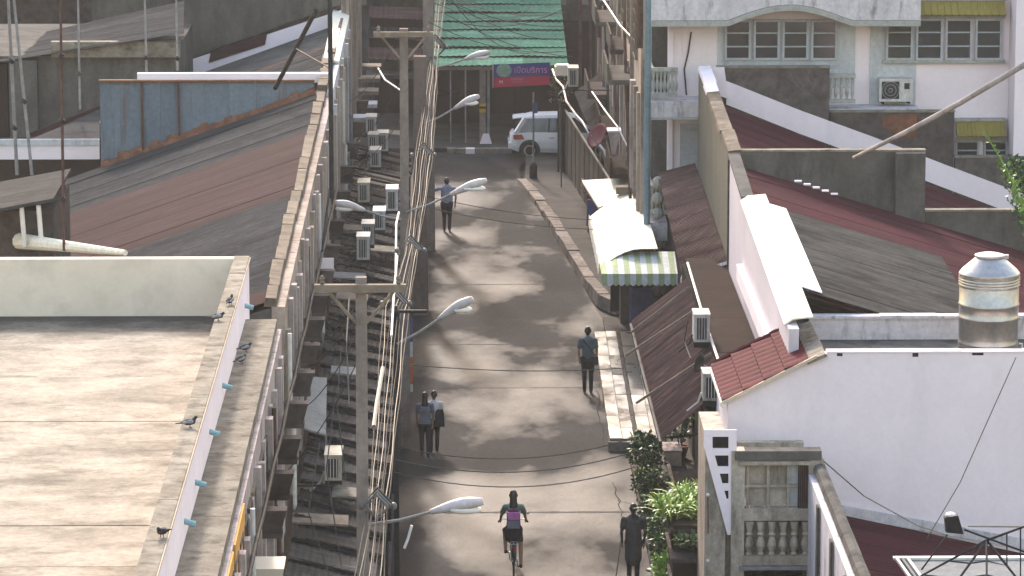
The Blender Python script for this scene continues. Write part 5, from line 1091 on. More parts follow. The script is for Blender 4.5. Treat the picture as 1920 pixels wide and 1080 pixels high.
b = thing('brown_canopy', 'brown corrugated canopy between the striped awning and the white house front', 'canopy', (6,102,3.5))
ca, cb, cc, cdn = at(1364,490,x=6.48), at(1311,308,y=106.6), at(1233,326,y=106.6), at(1279,517,z=3.3)
cb = (min(cb[0],6.48), cb[1], cb[2])
roof_sheets(b, (6.48,ca[1],ca[2]), cb, cc, cdn, 8, M['brown_rust'], pitch=.16, amp=.014)
e1, e2 = cdn, (6.48,ca[1],ca[2])
MB().bar((e1[0],e1[1]-.03,e1[2]-.03),(e2[0],e2[1]-.03,e2[2]-.03),.05,.08).build('edge_trim', M['white_stained'], b)
for k in range(4):
    z0 = 3.28-.22*k; MB().box(e1[0]+.05,6.45,e1[1]-.02+.03*k,e1[1]+.02+.03*k,z0-.2,z0).build('gable_board', M['moulding'], b)
MB().prism([(e1[0]+.2,e1[1],3.29),(6.45,e1[1],3.29),(6.45,e1[1],e2[2]-.1)], (0,.04,0)).build('gable_board', M['moulding'], b)
MB().tube([(e1[0]+.02,e1[1],.1),(e1[0]+.02,e1[1],3.25)], .06, 8).build('post', M['pvc'], b)
for k in range(9): MB().box(5.95+k*.055,5.98+k*.055,96.25,96.29,1.6,2.4).build('shutter_slat', M['ac_case' if k % 2 else 'shutter'], b)

b = thing('brown_canopy', 'large rusty brown corrugated canopy over the pavement in front of the gable house', 'canopy', (4.9,86,3))
roof_sheets(b, (5.5,80.0,3.95), (5.5,93.4,3.75), (4.17,93.0,2.8), (4.22,80.1,2.8), 13, M['brown_sheet'], pitch=.14, amp=.018, jit=.03)
for y in (83.5, 88.7, 91.5): MB().bar((3.85 if y < 90 else 4.1,y,2.85),(5.45,y-.1,3.95),.05,.05).build('batten', M['timber'], b)
MB().bar((4.2,80.05,2.74),(4.15,93,2.74),.06,.08).build('edge_beam', M['dark_steel'], b)
for y in (80.4,86,92.4): MB().bar((5.5,y,2.9),(4.4,y,2.78),.05).build('bracket', M['dark_steel'], b)
b = thing('shop', 'dark ground floor shop behind the large brown canopy', 'shop', (5.7,86,0))
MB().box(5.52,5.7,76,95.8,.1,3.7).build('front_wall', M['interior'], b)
for y in (81,84,87,90): MB().box(5.46,5.518,y,y+2.2,.2,2.4).build('shutter', M['shutter'], b)
b = thing('ledge_roof', 'flat dark brown ledge roof between the brown canopy and the white house front', 'roof', (6,86,3.9))
for i in range(4): MB().box(5.55,6.48,79.5+3.9*i,79.5+3.9*(i+1)-.02,3.86,3.97+random.uniform(0,.02)).build('roof_slab', M['brown_wall'], b)
MB().tube([(5.52,79,4.05),(5.5,87,4.05),(5.55,94,4.05)], .03, 6).build('edge_pipe', M['pvc'], b)
make_ac('beige air conditioner standing on the upper part of the large brown canopy', at(1316,645,x=5.3), 'air conditioners by the brown canopy', .34, .7, .62, wall=5.5)
make_ac('beige air conditioner on the lower part of the brown canopy near the red tiles', at(1334,755,x=5.2), 'air conditioners by the brown canopy', .34, .7, .62, wall=5.5)
p = at(1316,682,x=5.1); b = thing('satellite_dish', 'small black dish between the two beige air conditioners', 'satellite dish', p)
d = MB(); d.lathe([(.001,0),(.1,.02),(.2,.07),(.2,.055),(.1,.005),(.001,-.015)], p, 20); d.rot(p,'X',R(70)); d.rot(p,'Z',R(-70)); d.build('dish', M['black_paint'], b, smooth=True); MB().tube([p,(p[0]+.15,p[1],p[2]-.1),(p[0]+.3,p[1],p[2]-.3)], .02, 6).build('mount', M['steel_pole'], b)
MB().tube([at(1290,600,x=4.9),at(1283,640,x=4.9),at(1295,672,x=5.0)], .012, 5).build('dish_cable', M['cable'], b)

# raised wet platform beside the man with the shoulder strap
b = thing('tiled_ramp', 'raised shop platform with wet pale tiles at the right kerb', 'platform', (4,91,0))
Z = .27; q = [at(1131,621,z=Z), at(1196,660,z=Z), at(1232,822,z=Z), at(1139,822,z=Z)]
yA, yB_ = q[3][1], q[0][1]
xs = [3.62,3.92,4.2,4.3,4.62,4.95]
for i, (a, c_) in enumerate(zip(xs, xs[1:])):
    y = yA
    while y < yB_-.2:
        y2 = min(yB_, y+(1.25 if i != 2 else 2.5)); k = (y-yA)/(yB_-yA)
        MB().box(a+.006+.1*k,c_-.006+.1*k,y+.006,y2-.006,-.1,Z+random.uniform(-.008,.008)).build('paving_tile', M['wet_tile' if i != 2 else 'pavement'], b); y = y2
MB().box(3.58,4.9,yA-.14,yA-.01,-.1,Z-.06).build('front_step', M['kerb_concrete'], b)

# ------------------------------------------------------------------ people
def figure(name, caps, mats, parent=None, voxel=.014, label=None, cat=None, group=None, loc=None, smooth_it=4):
    """one continuous body: tapered limbs merged into a single surface, then coloured by the limb each face belongs to.
       caps: (p0, p1, r0, r1, material, flatten_y)"""
    mb = MB()
    for p0, p1, r0, r1, m, fl in caps:
        a, b_ = Vector(p0), Vector(p1); t = b_-a; L_ = t.length or 1e-4; t = t/L_ if L_ > 1e-3 else Vector((0,0,1))
        ref = Vector((1,0,0)) if abs(t.x) < .8 else Vector((0,1,0)); u = (ref - t*ref.dot(t)).normalized(); w = t.cross(u); n = 10
        st = [(-r0*math.cos(k*math.pi/6), r0*math.sin(k*math.pi/6)) for k in (0.2,1,2)] + [(0,r0),(L_,r1)] + [(L_+r1*math.sin(k*math.pi/6), r1*math.cos(k*math.pi/6)) for k in (1,2,2.8)]
        vs = [tuple(a + t*s_ + u*(r*math.cos(2*math.pi*j/n)) + w*(r*fl*math.sin(2*math.pi*j/n))) for s_, r in st for j in range(n)]
        k = len(st); fs = [(i*n+j,i*n+(j+1)%n,(i+1)*n+(j+1)%n,(i+1)*n+j) for i in range(k-1) for j in range(n)] + [tuple(range(n-1,-1,-1)), tuple((k-1)*n+j for j in range(n))]
        mb.add(vs, fs)
    me = bpy.data.meshes.new('tmp'); me.from_pydata(mb.v, [], mb.f); ob = bpy.data.objects.new('tmp', me); COL.objects.link(ob)
    bm = bmesh.new(); bm.from_mesh(me); bmesh.ops.recalc_face_normals(bm, faces=bm.faces); bm.to_mesh(me); bm.free()
    r = ob.modifiers.new('r','REMESH'); r.mode = 'VOXEL'; r.voxel_size = voxel; s_ = ob.modifiers.new('s','SMOOTH'); s_.iterations = smooth_it; s_.factor = .5
    dg = bpy.context.evaluated_depsgraph_get(); me2 = bpy.data.meshes.new_from_object(ob.evaluated_get(dg)); bpy.data.objects.remove(ob)
    n = len(me2.polygons); C = np.zeros(n*3); me2.polygons.foreach_get('center', C); C = C.reshape(-1,3); best = np.full(n,1e9); mi = np.zeros(n,int)
    names = []
    for p0, p1, r0, r1, m, fl in caps:
        if m not in names: names.append(m)
        a = np.array(p0,float); d = np.array(p1,float)-a; tt = np.clip(((C-a)@d)/max(1e-9,d@d),0,1); q = a+tt[:,None]*d
        df = (C-q); df[:,1] /= max(.4,fl); dist = np.linalg.norm(df,axis=1) - (r0+(r1-r0)*tt); k = dist < best; best[k] = dist[k]; mi[k] = names.index(m)
    me2.name = name
    me2.materials.clear()
    for m in names: me2.materials.append(M[m])
    me2.polygons.foreach_set('material_index', mi); me2.polygons.foreach_set('use_smooth', [True]*n)
    o = bpy.data.objects.new(name, me2); COL.objects.link(o)
    if parent is not None: o.parent = parent
    if loc: o.location = loc; o['_w'] = tuple(loc)
    else: o['_w'] = (0,0,0)
    return tag(o, label, cat, group)

def hand(c, d, side, m='skin'):
    """palm with four bent fingers and a thumb, starting at wrist c and pointing along d"""
    c = Vector(c); d = Vector(d).normalized(); x = Vector((0,1,0)); x = (x - d*x.dot(d)).normalized(); s = d.cross(x)
    out = [(tuple(c), tuple(c+d*.075), .030, .034, m, .7)]
    for k, l in enumerate((.062,.075,.070,.055)):
        b0 = c+d*.085+x*(.027-.018*k); k1 = b0+d*l*.55; k2 = k1+(d*.8+s*.5*side).normalized()*l*.5
        out += [(tuple(b0), tuple(k1), .010, .009, m, 1), (tuple(k1), tuple(k2), .009, .008, m, 1)]
    t0 = c+d*.03+x*.03; out.append((tuple(t0), tuple(t0+d*.045+x*.03+s*.01*side), .012, .010, m, 1))
    return out

def head(c, look=(0,1,0), m='skin', hairm='hair', long=False, bun=False):
    c = Vector(c); f = Vector(look).normalized(); s = f.cross(Vector((0,0,1))); u = Vector((0,0,1))
    o = [(tuple(c-u*.03+f*.012), tuple(c+u*.045), .072, .082, m, 1.0), (tuple(c-u*.075+f*.035), tuple(c-u*.06+f*.03), .045, .05, m, 1),
         (tuple(c+f*.085-u*.005), tuple(c+f*.102-u*.028), .011, .016, m, 1), (tuple(c+f*.075-u*.062), tuple(c+f*.082-u*.062), .018, .014, m, 1)]
    for e in (-1,1):
        o.append((tuple(c+s*e*.078-u*.01), tuple(c+s*e*.086+u*.015-f*.01), .016, .016, m, 1))
        o.append((tuple(c+s*e*.03+f*.082+u*.012), tuple(c+s*e*.03+f*.084+u*.012), .011, .011, 'hair', 1))
    o += [(tuple(c-f*.03+u*.02), tuple(c-f*.012+u*.055), .082, .080, hairm, 1), (tuple(c-f*.045-u*.03), tuple(c-f*.04+u*.01), .066, .075, hairm, 1), (tuple(c+f*.04+u*.088), tuple(c-f*.02+u*.085), .035, .05, hairm, 1)]
    if long: o += [(tuple(c-f*.06), tuple(c-f*.10-u*.22), .075, .085, hairm, 1), (tuple(c-f*.10-u*.20), tuple(c-f*.12-u*.36), .082, .05, hairm, .8)]
    if bun: o += [(tuple(c-f*.09+u*.02), tuple(c-f*.12+u*.01), .045, .04, hairm, 1), (tuple(c-f*.11), tuple(c-f*.12-u*.2), .035, .022, hairm, 1)]
    return o

def walker(label, u, v, hgt, shirt, pants, shoe='shoe', stride=.12, arms=((.0,.02),(.0,-.02)), long=False, bun=False, coat=None, skirt=None, look=(0,1,0), build=1.0, lean=0., z=0, arm_out=None, raised=None):
    p = at(u, v, z=z); k = hgt/1.72; c = []
    B = build
    hip = .90
    for e, sgn in ((-1,1),(1,-1)):
        fy = stride*sgn; hx = e*.085
        kn = (hx*1.02, fy*.62+.03, .49); an = (hx*.95, fy*1.05-.02, .085)
        c += [((hx,0,hip), kn, .098*B, .066, pants, 1), (kn, an, .066, .05, pants, 1), ((an[0],an[1]-.04,.055), (an[0]+e*.012,an[1]+.14,.04), .044, .034, shoe, .8)]
    c += [((-.06,0,hip+.02), (.06,0,hip+.02), .115*B, .115*B, pants, .9)]
    c += [((0,lean*.2,hip+.06), (0,lean*.5,hip+.28), .145*B, .15*B, shirt, .72), ((0,lean*.5,hip+.28), (0,lean,hip+.46), .15*B, .15*B, shirt, .7), ((-.13*B,lean,hip+.50), (.13*B,lean,hip+.50), .07, .07, shirt, .9)]
    sh = hip+.505
    for (e, (af, ab)) in zip((-1,1), arms):
        s_ = (e*.185*B, lean, sh)
        el = (e*.222*B, lean+af, sh-.29); wr = (e*.205*B, lean+af+ab+.05, sh-.53)
        if raised and raised[0] == e: el, wr = (e*.40, lean+.1, sh-.08), (e*.62, lean+.26, sh-.04)
        c += [(s_, lerp(s_,el,.62), .060, .058, shirt, 1), (lerp(s_,el,.5), el, .044, .038, 'skin' if not coat else shirt, 1), (el, wr, .038, .027, 'skin' if not coat else shirt, 1)]
        c += hand(wr, Vector(wr)-Vector(el), -e)
    if coat: c += [((0,-.01,hip+.1), (0,-.02,.56), .185, .19, shirt, .8), ((0,-.03,hip+.08), (0,-.04,hip+.40), .185, .17, shirt, .85)]
    if skirt: c += [((0,0,hip+.08), (0,0,.50), .14, .20, skirt, .85)]
    c += [((0,lean,sh+.02), (0,lean+.012,sh+.13), .052, .048, 'skin', 1)] + head((0,lean+.03,sh+.225), look, long=long, bun=bun)
    c = [(tuple(x*k for x in a), tuple(x*k for x in b_), r0*k, r1*k, m, fl) for a, b_, r0, r1, m, fl in c]
    o = figure('person', c, None, label=label, cat='person', loc=(p[0],p[1],z))
    return o, p, k

# man with shoulder strap
o, p, k = walker('man in grey teal shirt with a strap across his back, walking away', 1102, 737, 1.66, 'shirt_teal', 'cloth_black', stride=.05, build=1.06, arms=((-.02,.02),(.0,.0)))
b = MB(); q = lambda x, y, z: (p[0]+x*k, p[1]+y*k, z*k)
b.tube([q(-.13,-.095,1.44),q(-.04,-.125,1.33),q(.06,-.125,1.2),q(.16,-.08,1.04),q(.21,.0,.98)], .014, 6)
st = b.build('strap', M['cloth_black'], o); st.location = (0,0,0)
s2 = thing('shoulder_bag', 'small black bag at the hip of the man in grey teal shirt', 'bag', q(.21,.02,.86)); x, y, z = q(.21,.02,.86)
MB().box(x-.04,x+.05,y-.13,y+.13,z-.1,z+.1).build('body', M['cloth_black'], s2); MB().box(x+.052,x+.058,y-.11,y+.11,z,z+.09).build('flap', M['shoe'], s2)
# man in pale blue further up
walker('man in pale blue shirt far up the lane with one arm out', 838, 434, 1.66, 'shirt_blue', 'cloth_black', stride=.0, build=1.3, raised=(-1,))
# pair of pupils
o1, p1, k1 = walker('girl with long tied hair walking on the left of the pair', 797, 856, 1.50, 'shirt_grey', 'cloth_black', stride=.09, bun=True, long=True)
o2, p2, k2 = walker('companion in white shirt walking on the right of the pair', 814, 848, 1.44, 'shirt_white', 'cloth_black', stride=-.07)
def backpack(label, p, k, m1, m2, w=.15, zc=1.16, y=-.20, off=0):
    b = thing('backpack', label, 'backpack', (p[0]+off,p[1]+y*k,zc*k)); x, yy, z = p[0]+off, p[1]+y*k, zc*k
    s = MB(); s.hexa([(x-w,yy-.07,z-.19),(x+w,yy-.07,z-.19),(x+w,yy+.07,z-.19),(x-w,yy+.07,z-.19),(x-w*.85,yy-.05,z+.12),(x+w*.85,yy-.05,z+.12),(x+w*.85,yy+.07,z+.12),(x-w*.85,yy+.07,z+.12)])
    s.hexa([(x-w*.85,yy-.05,z+.12),(x+w*.85,yy-.05,z+.12),(x+w*.85,yy+.07,z+.12),(x-w*.85,yy+.07,z+.12),(x-w*.55,yy-.01,z+.2),(x+w*.55,yy-.01,z+.2),(x+w*.55,yy+.06,z+.2),(x-w*.55,yy+.06,z+.2)])
    s.build('main_pocket', M[m1], b)
    MB().hexa([(x-w*.85,yy-.11,z-.18),(x+w*.85,yy-.11,z-.18),(x+w*.85,yy-.071,z-.18),(x-w*.85,yy-.071,z-.18),(x-w*.8,yy-.09,z-.02),(x+w*.8,yy-.09,z-.02),(x+w*.8,yy-.07,z-.02),(x-w*.8,yy-.07,z-.02)]).build('front_pocket', M[m2], b)
    for e in (-1,1): MB().tube([(x+e*w*.6,yy+.06,z+.15),(x+e*w*.62,yy+.13,z+.21),(x+e*w*.65,yy+.2,z+.2)], .016, 6).build('shoulder_strap', M[m2], b)
    return b
backpack('grey school bag on the back of the girl with tied hair', p1, k1, 'shirt_grey', 'bag_grey', .15)
backpack('black bag carried at the side of the companion in white', p2, k2, 'cloth_black', 'cloth_black', .12, 1.0, -.13, .13)
# woman with stick
o3, p3, k3 = walker('woman in long dark grey coat holding a stick beside the potted shrubs', 1187, 1092, 1.62, 'coat_grey', 'cloth_black', stride=.05, coat=True, build=1.15, bun=True)
MB().tube([(p3[0]-.25*k3,p3[1]+.12,.95*k3),(p3[0]-.36,p3[1]+.05,.02)], .013, 6).build('walking_stick', M['timber'], label='thin wooden stick in the left hand of the woman in the grey coat', cat='stick')

# schoolgirl on a bicycle, seen from behind
pb = at(963, 1082, z=0); bx, by = pb[0], pb[1]
b = thing('bicycle', 'ladies bicycle ridden away by the schoolgirl in the foreground', 'bicycle', (bx,by,0))
def wheel(y):
    w = MB(); w.tube([(bx+.0,by+y+.33*math.cos(a),.335+.33*math.sin(a)) for a in [i*math.pi/16 for i in range(33)]], .017, 8, caps=False); t = w.build('wheel', M['rubber'], b)
    r = MB(); r.tube([(bx,by+y+.305*math.cos(a),.335+.305*math.sin(a)) for a in [i*math.pi/16 for i in range(33)]], .010, 6, caps=False); r.build('rim', M['alloy'], t)
    s = MB()
    for i in range(14): a = i*math.pi/7; s.tube([(bx,by+y,.335),(bx,by+y+.3*math.cos(a),.335+.3*math.sin(a))], .0025, 4)
    s.tube([(bx-.05,by+y,.335),(bx+.05,by+y,.335)], .022, 8); s.build('spokes', M['alloy'], t)
    f = MB(); f.grid([[(bx-.028,by+y+.37*math.cos(a),.335+.37*math.sin(a)),(bx+.028,by+y+.37*math.cos(a),.335+.37*math.sin(a))] for a in [math.pi*(.15+.07*i) for i in range(13)]], (0,0,-.004)); f.build('mudguard', M['black_paint'], b)
wheel(0); wheel(1.06)
f = MB(); J = lambda x, y, z: (bx+x, by+y, z)
for a, c_ in ((J(0,.33,.30),J(0,.22,.78)),(J(0,.33,.30),J(0,.86,.62)),(J(0,.27,.62),J(0,.86,.70)),(J(0,.86,.60),J(0,.82,.98)),(J(.05,0,.335),J(.02,.24,.66)),(J(-.05,0,.335),J(-.02,.24,.66)),(J(.05,0,.335),J(.02,.33,.30)),(J(-.05,0,.335),J(-.02,.33,.30)),(J(.05,1.06,.335),J(.04,.9,.62)),(J(-.05,1.06,.335),J(-.04,.9,.62)),(J(-.04,.9,.62),J(.04,.9,.62))): f.tube([a,c_], .015, 7)
f.build('frame', M['dark_steel'], b)
MB().tube([J(-.29,.72,1.02),J(-.2,.84,1.03),J(0,.83,1.0),J(.2,.84,1.03),J(.29,.72,1.02)], .012, 7).build('handlebar', M['alloy'], b)
for e in (-1,1): MB().tube([J(e*.29,.72,1.02),J(e*.30,.64,1.01)], .018, 8).build('grip', M['rubber'], b)
MB().tube([J(.24,.82,1.04),J(.28,.83,1.12)], .006, 5).ball(J(.30,.83,1.15), .04,.012,.03,8,6).build('mirror', M['lamp_shell'], b)
MB().hexa([J(-.11,.08,.83),J(.11,.08,.83),J(.03,.34,.83),J(-.03,.34,.83),J(-.1,.09,.88),J(.1,.09,.88),J(.025,.33,.88),J(-.025,.33,.88)]).build('saddle', M['rubber'], b)
r = MB()
for x in (-.07,0,.07): r.tube([J(x,-.2,.74),J(x,.18,.74)], .008, 6)
for y in (-.2,0,.18): r.tube([J(-.075,y,.742),J(.075,y,.742)], .008, 6)
for e in (-1,1): r.tube([J(e*.06,-.15,.74),J(e*.05,0,.335)], .008, 6)
r.build('rear_rack', M['alloy'], b)
MB().box(bx-.03,bx+.03,by-.22,by-.2,.62,.68).build('reflector', M['tail_red'], b)
cr = MB(); cr.tube([J(-.08,.33,.30),J(.08,.33,.30)], .018, 8); cr.tube([J(.08,.33,.30),J(.085,.36,.14)], .012, 6); cr.tube([J(-.08,.33,.30),J(-.085,.30,.46)], .012, 6); cr.build('crank', M['alloy'], b)
for x, y, z in ((.14,.36,.14),(-.14,.30,.46)): MB().box(bx+x-.05,bx+x+.05,by+y-.04,by+y+.04,z-.012,z+.012).build('pedal', M['rubber'], b)
c = []
for e, kn, an in ((1,(.15,.52,.66),(.155,.34,.20)),(-1,(-.17,.54,.86),(-.16,.30,.52))):
    c += [((e*.09,.16,.95), kn, .095, .062, 'cloth_black' , 1), (lerp((e*.09,.16,.95),kn,.55), kn, .08, .06, 'cloth_black', 1), (kn, an, .055, .038, 'skin', 1), ((an[0],an[1]-.06,an[2]-.05), (an[0],an[1]+.12,an[2]-.055), .040, .034, 'shoe', .85)]
c += [((-.07,.16,.96),(.07,.16,.96), .125, .125, 'cloth_black', 1), ((0,.14,.94),(0,.16,.84), .17, .19, 'cloth_black', .8), ((0,.17,1.03),(0,.24,1.30), .135, .145, 'shirt_green', .74), ((-.12,.28,1.42),(.12,.28,1.42), .07, .07, 'shirt_green', .9), ((0,.24,1.28),(0,.28,1.40), .145, .13, 'shirt_green', .7)]
for e in (-1,1):
    s_, el, wr = (e*.165,.28,1.42), (e*.235,.46,1.22), (e*.265,.66,1.05)
    c += [(s_, lerp(s_,el,.7), .060, .062, 'shirt_green', 1), (s_, el, .044, .038, 'skin', 1), (el, wr, .037, .026, 'skin', 1)] + hand(wr, (0,.6,-.35), -e)
c += [((0,.29,1.44),(0,.31,1.54), .05, .046, 'skin', 1)] + head((0,.34,1.63), (0,1,-.1), long=True)
figure('person', [(a, b_, r0, r1, m, fl) for a, b_, r0, r1, m, fl in c], None, label='schoolgirl with long hair and grey green shirt riding the bicycle away', cat='person', loc=(bx,by,0))
pk = backpack('grey school backpack with a bright pink flap on the riding schoolgirl', (bx,by+.24,0), 1.0, 'bag_purple', 'bag_grey', .15, 1.22, -.20)
x, yy, z = bx, by+.04, 1.22
MB().hexa([(x-.11,yy-.10,z-.0),(x+.11,yy-.10,z-.0),(x+.12,yy-.06,z+.02),(x-.12,yy-.06,z+.02),(x-.13,yy-.075,z+.14),(x+.13,yy-.075,z+.14),(x+.12,yy-.04,z+.15),(x-.12,yy-.04,z+.15)]).build('pink_flap', M['bag_pink'], pk)

# scooter under the cream canopy, scooter by the awning
def scooter(label, x, y, m, rzv=0):
    b = thing('scooter', label, 'motor scooter', (x,y,.13)); z0 = .13
    for yy in (y-.55,y+.6):
        w = MB(); w.tube([(x,yy+.2*math.cos(a),z0+.25+.2*math.sin(a)) for a in [i*math.pi/10 for i in range(21)]], .05, 8, caps=False); w.tube([(x-.05,yy,z0+.25),(x+.05,yy,z0+.25)], .1, 10); w.build('wheel', M['rubber'], b)
    MB().hexa([(x-.14,y-.75,z0+.45),(x+.14,y-.75,z0+.45),(x+.14,y+.05,z0+.38),(x-.14,y+.05,z0+.38),(x-.12,y-.80,z0+.72),(x+.12,y-.80,z0+.72),(x+.12,y+.0,z0+.70),(x-.12,y+.0,z0+.70)]).build('rear_body', M[m], b)
    MB().hexa([(x-.15,y+.0,z0+.25),(x+.15,y+.0,z0+.25),(x+.15,y+.35,z0+.25),(x-.15,y+.35,z0+.25),(x-.15,y+.0,z0+.33),(x+.15,y+.0,z0+.33),(x+.15,y+.35,z0+.33),(x-.15,y+.35,z0+.33)]).build('footboard', M['black_paint'], b)
    MB().hexa([(x-.17,y+.34,z0+.3),(x+.17,y+.34,z0+.3),(x+.1,y+.5,z0+.4),(x-.1,y+.5,z0+.4),(x-.2,y+.30,z0+.92),(x+.2,y+.30,z0+.92),(x+.1,y+.4,z0+.98),(x-.1,y+.4,z0+.98)]).build('leg_shield', M[m], b)
    MB().hexa([(x-.13,y-.7,z0+.725),(x+.13,y-.7,z0+.725),(x+.11,y+.0,z0+.71),(x-.11,y+.0,z0+.71),(x-.1,y-.68,z0+.82),(x+.1,y-.68,z0+.82),(x+.09,y-.04,z0+.79),(x-.09,y-.04,z0+.79)]).build('seat', M['black_paint'], b)
    MB().tube([(x-.32,y+.22,z0+1.0),(x,y+.33,z0+1.02),(x+.32,y+.22,z0+1.0)], .02, 7).build('handlebar', M['dark_steel'], b)
    for e in (-1,1): MB().tube([(x+e*.25,y+.24,z0+1.0),(x+e*.3,y+.26,z0+1.2)], .008, 5).ball((x+e*.3,y+.26,z0+1.24), .06,.02,.05,8,6).build('mirror', M['lamp_shell'], b)
    MB().box(x-.05,x+.05,y-.83,y-.805,z0+.6,z0+.67).build('tail_light', M['tail_red'], b)
    return b
sp_ = at(1110,428,z=.14); scooter('red scooter half hidden by the far edge of the striped awning', sp_[0]+.05, sp_[1]+.6, 'scooter_red')
sp_ = at(1172,592,z=.1); scooter('black scooter parked at the kerb corner below the striped valance', sp_[0]+.02, sp_[1]+.75, 'black_paint')
p = at(1103,378,z=1.5); bb = thing('hanging_cover', 'blue rain cover hung beside the red scooter', 'cover', p); MB().hexa([(p[0]-.06,p[1],.75),(p[0]+.28,p[1],.75),(p[0]+.28,p[1]+.12,.75),(p[0]-.06,p[1]+.12,.75),(p[0]-.02,p[1]+.02,1.55),(p[0]+.22,p[1]+.02,1.55),(p[0]+.22,p[1]+.1,1.55),(p[0]-.02,p[1]+.1,1.55)]).build('cloth', M['blue_cloth'], bb); MB().hexa([(p[0]-.03,p[1]-.03,.55),(p[0]+.3,p[1]-.03,.55),(p[0]+.3,p[1]-.005,.55),(p[0]-.03,p[1]-.005,.55),(p[0]-.0,p[1]-.03,.95),(p[0]+.26,p[1]-.03,.95),(p[0]+.26,p[1]-.005,.95),(p[0],p[1]-.005,.95)]).build('orange_bag', M['orange_cloth'], bb)
# upright banner flag on the left pavement
p = at(763,752,z=.13); b = thing('banner_flag', 'upright banner with blue, white and orange bands on the left pavement', 'banner', p)
MB().tube([(p[0]-.18,p[1],.13),(p[0]-.18,p[1],2.6)], .02, 6).build('pole', M['steel_pole'], b)
for z0, z1_, m in ((.35,.55,'awning_white'),(.56,1.22,'orange_cloth'),(1.23,1.62,'awning_white'),(1.63,2.2,'blue_cloth')): MB().hexa([(p[0]-.16,p[1]-.01,z0),(p[0]+.15,p[1]+.03,z0),(p[0]+.15,p[1]+.045,z0),(p[0]-.16,p[1]+.005,z0),(p[0]-.16,p[1]-.01,z1_),(p[0]+.15,p[1]-.03,z1_),(p[0]+.15,p[1]-.015,z1_),(p[0]-.16,p[1]+.005,z1_)]).build('cloth_band', M[m], b)
MB().lathe([(.16,0),(.16,.05),(.05,.08)], (p[0]-.18,p[1],.13), 12).build('base', M['dark_steel'], b)

# ------------------------------------------------------------------ plants
def plant(label, p, spread, h, n, ls, m, group, fern=False, pot=True, seed=1):
    rn = random.Random(seed); b = thing('potted_shrub' if pot else 'plant', label, 'plant', p, group); ph = .26 if pot else 0
    if pot:
        MB().lathe([(.13,0),(.19,.24),(.205,.245),(.205,.28),(.17,.28),(.165,.24)], p, 16).build('pot', M['pot_clay'], b)
    if not fern:
        st = MB()
        for i in range(5): a = i*1.26; st.tube([(p[0],p[1],p[2]+ph*.8),(p[0]+spread*.3*math.cos(a),p[1]+spread*.3*math.sin(a),p[2]+ph+h*.4),(p[0]+spread*.55*math.cos(a),p[1]+spread*.55*math.sin(a),p[2]+ph+h*.8)], [.02,.014,.006], 5)
        st.build('stem', M['bark'], b)
    q = leaf_mesh(n, spread, h, ls, rn, fern); q.v = [(x+p[0],y+p[1],z+p[2]+ph) for x, y, z in q.v]; q.build('foliage', m, b, kind='stuff')
    q = leaf_mesh(n//3, spread*1.05, h*1.06, ls*.75, rn, fern); q.v = [(x+p[0],y+p[1],z+p[2]+ph) for x, y, z in q.v]; q.build('young_leaves', M['leaf_light' if m is not M['leaf_light'] else 'leaf_yellow'], b, kind='stuff')
    return b
D_ = [((1205,905),.34,.85,520,.13,'leaf_dark','tallest dark shrub at the far end of the kerb planting'),((1222,915),.28,.75,300,.12,'leaf_dark','shrub with paler top behind the tallest one'),((1217,968),.36,.75,520,.12,'leaf_dark','round dark shrub above the woman with the stick'),((1226,1010),.33,.55,380,.11,'leaf_dark','low dark shrub level with the head of the woman'),
      ((1236,1045),.35,.6,420,.11,'leaf_dark','spreading shrub just right of the woman'),((1246,1085),.33,.6,420,.12,'leaf_dark','dense shrub second from the bottom edge'),((1256,1125),.38,.65,460,.13,'leaf_light','pale tipped shrub at the bottom edge'),((1236,950),.22,.45,200,.1,'leaf_dark','small shrub set back from the kerb row')]
for i, ((u,v), s_, h, n, ls, m, lab) in enumerate(D_): plant(lab, at(u,v,z=.1), s_, h, n, ls, M[m], 'shrubs along the right kerb', seed=30+i)
fp = at(1285,962,z=2.05)
for i, (dx, dy, s_, lab) in enumerate(((-.15,0,.8,'bright green fern clump in the yard left of the porch, front part'),(.3,.7,.85,'bright green fern clump in the yard, rear part by the porch wall'),(.25,-.9,.55,'darker fern hanging at the foot of the bright clump'))):
    plant(lab, (fp[0]+dx*.8,fp[1]+dy,2.0-(.35 if i == 2 else 0)), .5, s_*.95, 420, .026, M['leaf_light' if i < 2 else 'leaf_dark'], 'ferns in the right yard', fern=True, pot=False, seed=60+i)
b = thing('plant_stand', 'dark tiered plant stand under the bright ferns', 'plant stand', (fp[0]+.1,fp[1],.1))
x0, y0 = fp[0]-.35, fp[1]-1.0
for z, d in ((1.95,0),(1.45,.35),(.95,.7),(.5,1.05)): MB().box(x0,x0+.95,y0-d,y0+1.9,z-.07,z).build('shelf', M['dark_concrete'], b); MB().box(x0+.05,x0+.9,y0-d+.25,y0+1.85,z-.45,z-.072).build('tier_back', M['brown_wall'], b)
MB().box(x0+.06,x0+.88,y0+.06,y0+1.84,1.951,2.03).build('soil', M['soil'], b)
